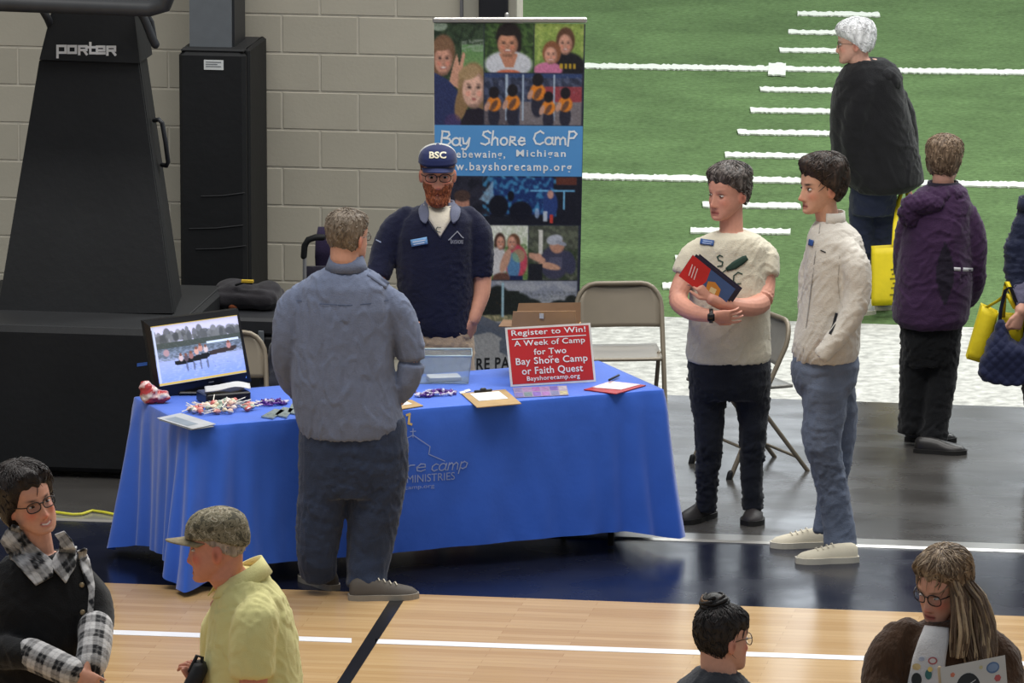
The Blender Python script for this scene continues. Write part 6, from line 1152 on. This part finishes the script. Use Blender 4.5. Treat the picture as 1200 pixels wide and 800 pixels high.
# ------------------------------------------------------------------ 9 man in the yellow polo
def yellow_man():
    p = Person('older man in a camouflage cap and pale yellow polo shirt, seen from the side', 302, 1155)
    p.head(255, 641, .0, -98, 4, k=1.08, jaw=1.04, full=1.0); p.neck(278, 688, .02, r=.07, r2=.10)
    sl = [[(303,706,-.10,27),(299,730,-.17,28),(296,760,-.2,26.5),(296,791,-.21,25.5)], [(264,708,.12,22),(256,740,.16,21),(254,775,.17,19)]]
    ye = (228,220,152)
    top(p, 'polo_shirt', [(668,268,300,.08,.02),(678,262,314,.12,.01),(694,254,329,.155,0),(716,247,340,.175,0),(745,243,347,.195,0),(790,239,353,.215,0),(840,237,357,.22,0),(880,240,356,.21,0),(890,244,352,.2,0)], sl, cloth('yellow_pique', ye, var=.04, bscale=320), wrk=.0045, freq=10, seed=111, voxel=.009, inset=7)
    p.limb(p.bg, [(297,770,-.21,17),(297,800,-.22,16.5),(296,835,-.26,15),(270,850,-.36,12),(246,838,-.42,9.5)]); p.hand(p.J(246,838,-.42), (-.8,-.2,.5), (0,.9,.3), 30, 1)
    p.limb(p.bg, [(254,755,.17,15),(252,800,.15,14),(243,822,.05,12),(236,806,-.04,9.5)]); p.hand(p.J(236,806,-.04), (-.25,-.2,1), (-.9,.3,0), 45, -1)
    p.body((204,138,114), voxel=.0045, brow=(150,130,115), blush=1.0); p.eyes(open_=.8)
    p.shell('hair', hairline(front=.06, side=.0, back=-.04), .005, (150,136,124), strands=150, slen=0.015, color2=(176,160,148), seed=113)
    mcam = mat('camouflage', (112,104,86), rough=.85, var=.0, scale=9, bump=.3, bscale=200)
    def camo(nt, N, L, b):
        n = N.new('ShaderNodeTexNoise'); n.inputs['Scale'].default_value = 38; n.inputs['Detail'].default_value = 3; n.inputs['Distortion'].default_value = 1.2; L.new(N['Texture Coordinate'].outputs['Object'], n.inputs['Vector'])
        r = N.new('ShaderNodeValToRGB'); r.color_ramp.interpolation = 'CONSTANT'; e = r.color_ramp.elements; e[0].position = 0; e[0].color = (*lin((78,73,58)), 1); e[1].position = .43; e[1].color = (*lin((132,123,100)), 1)
        for q, c in ((.52, (98,91,72)), (.57, (164,155,134)), (.66, (112,98,76))): z = e.new(q); z.color = (*lin(c), 1)
        L.new(n.outputs[0], r.inputs[0]); L.new(r.outputs[0], b.inputs['Base Color'])
    extra(mcam, camo); cap(p, 'cap', mcam, extra(mat('camouflage_brim', (126,116,94), rough=.85, var=.2, scale=30), camo) if False else mat('camouflage_brim', (136,124,98), rough=.85, var=.3, scale=60), zc=.055, thick=.014, brim=.08, btilt=.004, tilt=.35)
    collar_band(p, 'collar', p.J(281, 682, .01), .088, .092, .05, cloth('yellow_collar', ye, var=.04), 20, 340, flare=.028, yaw=165, tilt=(.045, 0))
    trousers(p, 'trousers', [(872,248,350,.19,0),(910,250,350,.18,0),(945,254,346,.15,0)], [[(285,935,.06,32),(290,1000,.06,27),(292,1140,.06,21)], [(320,935,-.06,32),(318,1000,-.06,27),(318,1150,-.06,21)]], cloth('tan_pants', (150,136,112)), wrk=.003, seed=114)
    shoe(p, 'shoe', G_(p, 296, 1150), -95, .3, .105, M_leather, M_sole_b); shoe(p, 'shoe', G_(p, 320, 1168), -95, .3, .105, M_leather, M_sole_b)
    # the black bag in his hand
    e = empty('hand_bag', p.A, YAW); tag(e, 'small black bag with a loop handle held by the man in yellow', 'bag')
    g = Geo(); c = p.J(226, 800, -.10); g.box(c, (.028,.05,.085), np.array([[.9,0,.42],[0,1,0],[-.42,0,.9]]), bev=.014); mb = mat('black_nylon', (24,24,27), rough=.6, bump=.3); obj('pouch', g, mb, e)
    g = Geo(); g.tube([p.J(236,784,-.1), p.J(237,770,-.1), p.J(231,768,-.1), p.J(222,786,-.1)], .007, 8); obj('handle', g, mb, e)
yellow_man()
# ------------------------------------------------------------------ 10 woman with the bun
def bun_woman():
    p = Person('woman with dark hair in a top bun and glasses, seen from behind, dark grey top', 836, 1257)
    p.head(847, 748, .0, 122, 2, k=.98, full=.7); p.neck(844, 800, .0, r=.062, r2=.085)
    sl = [[(790,830,0,25),(782,880,0,24),(782,930,-.02,21),(795,965,-.15,18)], [(885,830,0,25),(892,880,0,24),(892,930,-.02,21),(880,965,-.15,18)]]
    top(p, 'top', [(782,818,852,.075,.0),(790,808,866,.11,0),(804,792,882,.14,0),(830,780,892,.16,0),(880,778,894,.17,0),(940,782,890,.17,0),(1000,776,896,.18,0),(1030,778,894,.17,0)], sl, cloth('charcoal_top', (58,60,66)), wrk=.004, seed=121, voxel=.010, inset=7)
    p.hand(p.J(800,972,-.2), (.8,-.5,0), (0,0,-1), 30, 1); p.hand(p.J(876,972,-.2), (-.8,-.5,0), (0,0,-1), 30, -1)
    p.body((206,156,136), voxel=.0045, brow=(40,30,28), blush=.9); p.eyes(); p.glasses(mat('amber_frame', (88,66,48), rough=.35), w=.026, h=.021, rim=.0018, rnd=.9)
    p.shell('hair', hairline(front=.05, side=.012, back=-.085), lambda x, y, z: .011+.004*smoothstep(z, .02, .09), (26,22,22), strands=500, slen=0.05, color2=(44,36,34), rough_=.0018, freq=110, seed=123)
    g = Geo(); c = p.J(837, 708, .0); r = random.Random(4); n0 = 0; cols = []
    g.ell(c, (.048,.045,.040), None, 20, 12); cols.append(np.tile(np.array(lin((28,23,22))), (g.n, 1))); n0 = g.n
    for k in range(46):                       # coils of the bun
        a = r.uniform(0, 6.28); el = r.uniform(-.6, .9); t = np.linspace(0, r.uniform(1.2, 2.6), 9); rad = .046*math.cos(el); q = np.stack([c[0]+np.cos(a+t)*rad*1.08, c[1]+np.sin(a+t)*rad, c[2]+.038*math.sin(el)+.008*np.sin(t*2+a)], 1)
        g.tube(q, r.uniform(.004, .008), 6); cc = np.array(lin((110,80,50) if (r.random() < .18 and el > .1) else ((26,22,22) if r.random() < .6 else (54,42,36)))); cols.append(np.tile(cc, (g.n-n0, 1))); n0 = g.n
    newobj('hair_bun', g.verts(), g.F, M_hair, p.e, cols=np.vstack(cols))
    trousers(p, 'trousers', [(1010,782,890,.17,0),(1060,782,892,.17,0),(1080,786,888,.15,0)], [[(812,1060,0,30),(816,1120,0,25),(818,1245,0,20)], [(862,1060,0,30),(860,1120,0,25),(858,1245,0,20)]], cloth('black_leggings', (26,26,30)), wrk=.003, seed=125)
    shoe(p, 'shoe', G_(p, 816, 1256), 150, .25, .095, M_leather, M_sole_b); shoe(p, 'shoe', G_(p, 858, 1256), 140, .25, .095, M_leather, M_sole_b)
bun_woman()
# ------------------------------------------------------------------ 11 woman with long hair and the sticker-covered laptop
def laptop_woman():
    p = Person('long-haired woman in glasses and brown cardigan looking down at a sticker-covered laptop', 1110, 1183)
    p.head(1104, 687, .0, -42, 18, -6, k=1.02, full=1.0); p.neck(1112, 742, .02, r=.056)
    br = (70,50,36)
    sl = [[(1060,738,-.02,26),(1044,765,-.04,27),(1034,800,-.08,25),(1046,835,-.18,20),(1085,845,-.32,15)], [(1160,748,0,25),(1172,775,-.02,25),(1176,810,-.08,23),(1168,840,-.18,19),(1150,848,-.32,15)]]
    top(p, 'cardigan', [(724,1090,1132,.075,.01),(732,1074,1148,.11,0),(745,1058,1160,.14,0),(772,1046,1170,.165,0),(805,1040,1176,.175,0),(860,1040,1176,.18,0),(930,1042,1174,.18,0),(985,1044,1172,.18,0)], sl, cloth('brown_knit', br, var=.25, scale=40, stretch=(1,1,.2), bump=.8, bscale=90), wrk=.004, freq=9, seed=131, voxel=.010, inset=7)
    p.limb(p.bg, [(1060,840,-.24,12),(1088,846,-.34,10)]); p.hand(p.J(1088,846,-.34), (.8,-.2,.4), (.2,.9,.2), 25, 1)
    p.limb(p.bg, [(1164,842,-.24,12),(1146,850,-.34,10)]); p.hand(p.J(1146,850,-.34), (-.8,-.2,.4), (-.2,.9,.2), 25, -1)
    p.body((208,156,136), voxel=.0042, brow=(110,84,62), blush=.8, lips=(176,92,88)); p.eyes(open_=.5, down=.4); p.glasses(M_frame, w=.0265, h=.021, rim=.0020, rnd=.85)
    p.shell('hair', hairline(front=.074, side=.0, back=-.12), lambda x, y, z: .019+.008*smoothstep(z, .02, .09)+.01*smoothstep(-y, 0, .08), (92,72,54), strands=800, slen=0.06, color2=(156,134,108), rough_=.0035, freq=80, seed=133)
    hp = p.hp; hl = lambda a, b_, c_: hp(a, b_, c_)
    c = [(p.J(1122,672,.0), .030, .05), (p.J(1138,700,-.02), .055, .06), (p.J(1143,735,-.06), .07, .06), (p.J(1146,765,-.12), .065, .05), (p.J(1146,788,-.15), .05, .04)]; locks(p, 'long_hair', c, 330, (92,72,54), (164,140,108), r=.0062, seed=9)
    c = [(p.J(1116,672,-.07), .012, .02), (p.J(1124,702,-.11), .022, .02), (p.J(1126,740,-.16), .034, .025), (p.J(1124,778,-.19), .032, .02)]; locks(p, 'front_lock', c, 90, (98,76,56), (160,136,106), r=.006, seed=10)
    b = p.bvh(['cardigan', 'body'])
    patch(p, 'tee', [(1084,733),(1078,747),(1070,770),(1064,800),(1060,850)], [(1112,736),(1112,750),(1108,775),(1106,800),(1104,850)], cloth('white_tee_print', (206,204,204)), b, off=.006, th=.006, n=24, k=12)
    b2 = p.bvh(['cardigan', 'body']); mats = {}
    def spot(nm, x, y, rx, ry, rgb, of): 
        a = np.linspace(0, 2*np.pi, 18, endpoint=False); V = np.stack([x+np.cos(a)*rx, y+np.sin(a)*ry], 1); p.decal(nm, V, [tuple(range(18))], mat('print_spot', rgb, rough=.7), b2, off=of)
    for x, y, rx, ry, rgb in ((1093,774,5.5,4.5,(176,96,98)),(1093,774,3.8,2.8,(205,200,200)),(1080,772,3.5,2.5,(168,176,196)),(1074,781,5,4,(206,182,130)),(1074,796,6,8,(38,40,42)),(1088,790,4,6,(60,110,108)),(1090,784,3,3,(226,196,110))): spot('tee_print', x, y, rx, ry, rgb, .0145+.0003*x/1100+.0006*(rx < 4))
    # laptop
    q = np.array([p.J(1102,783,-.34), p.J(1178,768,-.34), p.J(1182,838,-.40), p.J(1108,856,-.40)]); q[:, 1] = [-.33,-.33,-.39,-.39]; e = empty('laptop', p.A, YAW); tag(e, 'pale laptop lid covered in stickers, held by the woman in the brown cardigan', 'laptop')
    ux, uy = q[1]-q[0], q[3]-q[0]; nr = np.cross(ux, uy); nr /= np.linalg.norm(nr); nr *= -np.sign(nr[1])
    bl = lambda u, v, o=0: q[0]+ux*u+uy*v+nr*o
    def sl_(nm, o0, o1, m): g = Geo(); g.add([bl(u, v, o) for o in (o0, o1) for u, v in ((0,0),(1,0),(1,1),(0,1))], [(0,1,2,3),(7,6,5,4),(0,4,5,1),(1,5,6,2),(2,6,7,3),(3,7,4,0)]); return flat(nm, g, m, e)
    lid = sl_('lid', 0, -.008, mat('silver_lid', (186,184,180), rough=.35, var=.03)); sl_('base', -.012, -.026, mat('silver_base', (160,158,154), rough=.35))
    g = Geo(); g.tube([bl(-.01,0,-.008), bl(-.01,1,-.008)], .008, 10); obj('hinge', g, mat('tan_hinge', (170,150,120), rough=.5), e)
    def stk(u, v, r, rgb, k=24, o=.0008, ry=None):
        a = np.linspace(0, 2*np.pi, k, endpoint=False); asp = np.linalg.norm(ux)/np.linalg.norm(uy); newobj('sticker', [bl(u+np.cos(t)*r, v+np.sin(t)*(ry or r)*asp, o) for t in a], [tuple(range(k))], mat('sticker', rgb, rough=.5), lid, smooth=False, rec=False)
    stk(.40,.42,.19,(30,32,34), ry=.24); stk(.80,.16,.10,(84,110,146), ry=.085); stk(.80,.16,.08,(120,140,170), ry=.06, o=.0014); stk(.18,.15,.04,(190,110,84), 5); stk(.86,.34,.055,(176,84,84), 6); stk(.62,.12,.03,(196,186,140), 7); stk(.07,.33,.035,(206,180,110), 5); stk(.15,.55,.05,(120,160,140), 6)
    V, Fc = text_geo('GOOD DAY', .01); V = V/V.max(0); newobj('sticker_lettering', [bl(.27+x*.26, .42-y*.06-x*.03, .002) for x, y in V], Fc, mat('white_ink', (210,210,210)), lid, smooth=False, rec=False) if False else None
    V2, Fc = stroke_geo([([(.28,.36),(.34,.33),(.42,.35),(.52,.30)], .012)]); newobj('sticker_scrawl', [bl(x, y, .002) for x, y in V2], Fc, mat('white_ink', (190,190,190)), lid, smooth=False, rec=False)
    trousers(p, 'jeans', [(965,1050,1166,.17,0),(1010,1050,1168,.17,0),(1030,1054,1164,.15,0)], [[(1080,1010,0,31),(1085,1070,0,25),(1088,1172,0,20)], [(1138,1010,0,31),(1134,1070,0,25),(1130,1172,0,20)]], cloth('blue_jeans', (60,72,100)), wrk=.003, seed=135)
    shoe(p, 'shoe', G_(p, 1088, 1184), -20, .25, .095, M_leather, M_sole_b); shoe(p, 'shoe', G_(p, 1130, 1184), -10, .25, .095, M_leather, M_sole_b)
laptop_woman()
# ================================================================== shopping bags carried by the two women at the right
M_yel = mat('yellow_bag', (226,204,30), rough=.55, var=.06, scale=12, bump=.2, bscale=40); M_yeld = mat('yellow_bag_print', (120,110,30), rough=.6)
def tote(name, p, q4, w, dep, label, handles, lines=()):
    e = empty(name, p.A, YAW); tag(e, label, 'bag'); J = p.J; f = quadf(*[J(x, y, w) for x, y in q4]); b = quadf(*[J(x, y, w)+np.array([0, dep, 0]) for x, y in q4])
    U = np.linspace(0, 1, 9); Gf = np.array([[f(u, v)+np.array([0, -.02*math.sin(u*3.1)*math.sin(v*2.5+.4), 0]) for u in U] for v in U]); Gb = np.array([[b(u, v) for u in U] for v in U])
    g = Geo(); g.sheet(Gf, .003); obj('front_panel', g, M_yel, e); g = Geo(); g.sheet(Gb, .003); obj('back_panel', g, M_yel, e)
    for u in (0, 1): g = Geo(); g.ribbon([f(u, v) for v in U], [b(u, v) for v in U], .003); flat('side_panel', g, M_yel, e)
    g = Geo(); g.ribbon([f(u, 1) for u in U], [b(u, 1) for u in U], .003); flat('bottom_panel', g, M_yel, e)
    for H_ in handles:
        pts = np.array([J(x, y, ww) for x, y, ww in H_]); g = Geo(); g.ribbon(pts-np.array([.012,0,0]), pts+np.array([.012,0,0]), .003); obj('handle', g, M_yel, e)
    for u0, u1, v in lines: newobj('print_line', [f(u, vv)+np.array([0, -.02*math.sin(u*3.1)*math.sin(vv*2.5+.4)-.005, 0]) for u, vv in ((u0,v),(u1,v),(u1,v+.028),(u0,v+.028))], [(0,1,2,3)], M_yeld, e, smooth=False, rec=False)
    return e
tote('yellow_tote', P_elder, [(1022,291),(1057,289),(1056,357),(1022,358)], -.26, .08, 'yellow tote bag hanging beside the white-haired woman', [[(1047,291,-.26),(1049,262,-.15),(1053,236,-.02),(1059,216,.08)], [(1055,290,-.24),(1059,262,-.12),(1064,234,.0),(1063,214,.1)]], [(.62,.95,.36),(.66,.95,.44),(.6,.95,.52),(.7,.95,.60),(.64,.95,.68),(.6,.92,.80)])
tote('yellow_tote', P_navy, [(1151,358),(1170,367),(1154,426),(1133,420)], -.16, .08, 'yellow tote bag tilted behind the navy quilted handbag', [[(1153,362,-.16),(1170,352,-.18),(1180,344,-.19),(1190,362,-.2)]])
tote('yellow_tote', P_navy, [(1173,368),(1200,370),(1197,407),(1172,405)], -.10, .06, 'second yellow bag showing above the opening of the quilted handbag', [[(1175,372,-.12),(1177,345,-.14),(1180,330,-.16),(1192,356,-.18)], [(1197,372,-.10),(1199,356,-.14),(1196,352,-.18)]], [(.35,.8,.3),(.3,.8,.45)])
p = P_navy; e = empty('quilted_handbag', p.A, YAW); tag(e, 'navy quilted slouch handbag at the right edge', 'handbag'); g = Geo()
sil = [(376,1169,1176),(386,1166,1180),(398,1160,1186),(410,1154,1214),(424,1149,1218),(436,1146,1222),(444,1151,1218),(447,1160,1210)]
p.rings(g, [(y, a, b, .03+.05*min(1, i/3), -.20) for i, (y, a, b) in enumerate(sil)], n=26); g2 = Geo(); p.rings(g, [(y, a, b, .04, -.20) for y, a, b in ((382,1204,1212),(396,1198,1216),(412,1190,1218))], n=20)
me = remesh(g, .006, 4); V = mesh_V(me); q = 4.5/p.s; d = np.abs(np.sin((V[:, 0]+V[:, 2])*math.pi/.055))*np.abs(np.sin((V[:, 0]-V[:, 2])*math.pi/.055)); V = V+mesh_N(me)*(.006*np.sqrt(d))[:, None]+mesh_N(me)*(wave(V, 6, 20, 5, 1)*.006)[:, None]; set_V(me, V); link('quilted_body', me, cloth('navy_quilt', (30,36,66), rough=.6), e)
for H_ in ([(1171,380,-.20),(1173,362,-.2),(1178,340,-.2),(1184,336,-.2),(1194,362,-.2)], [(1208,384,-.2),(1206,366,-.2),(1199,352,-.2),(1196,362,-.2)]): g = Geo(); pts = np.array([p.J(*h) for h in H_]); g.ribbon(pts-np.array([.009,0,0]), pts+np.array([.009,0,0]), .005); obj('strap', g, cloth('navy_strap', (24,28,48)), e)
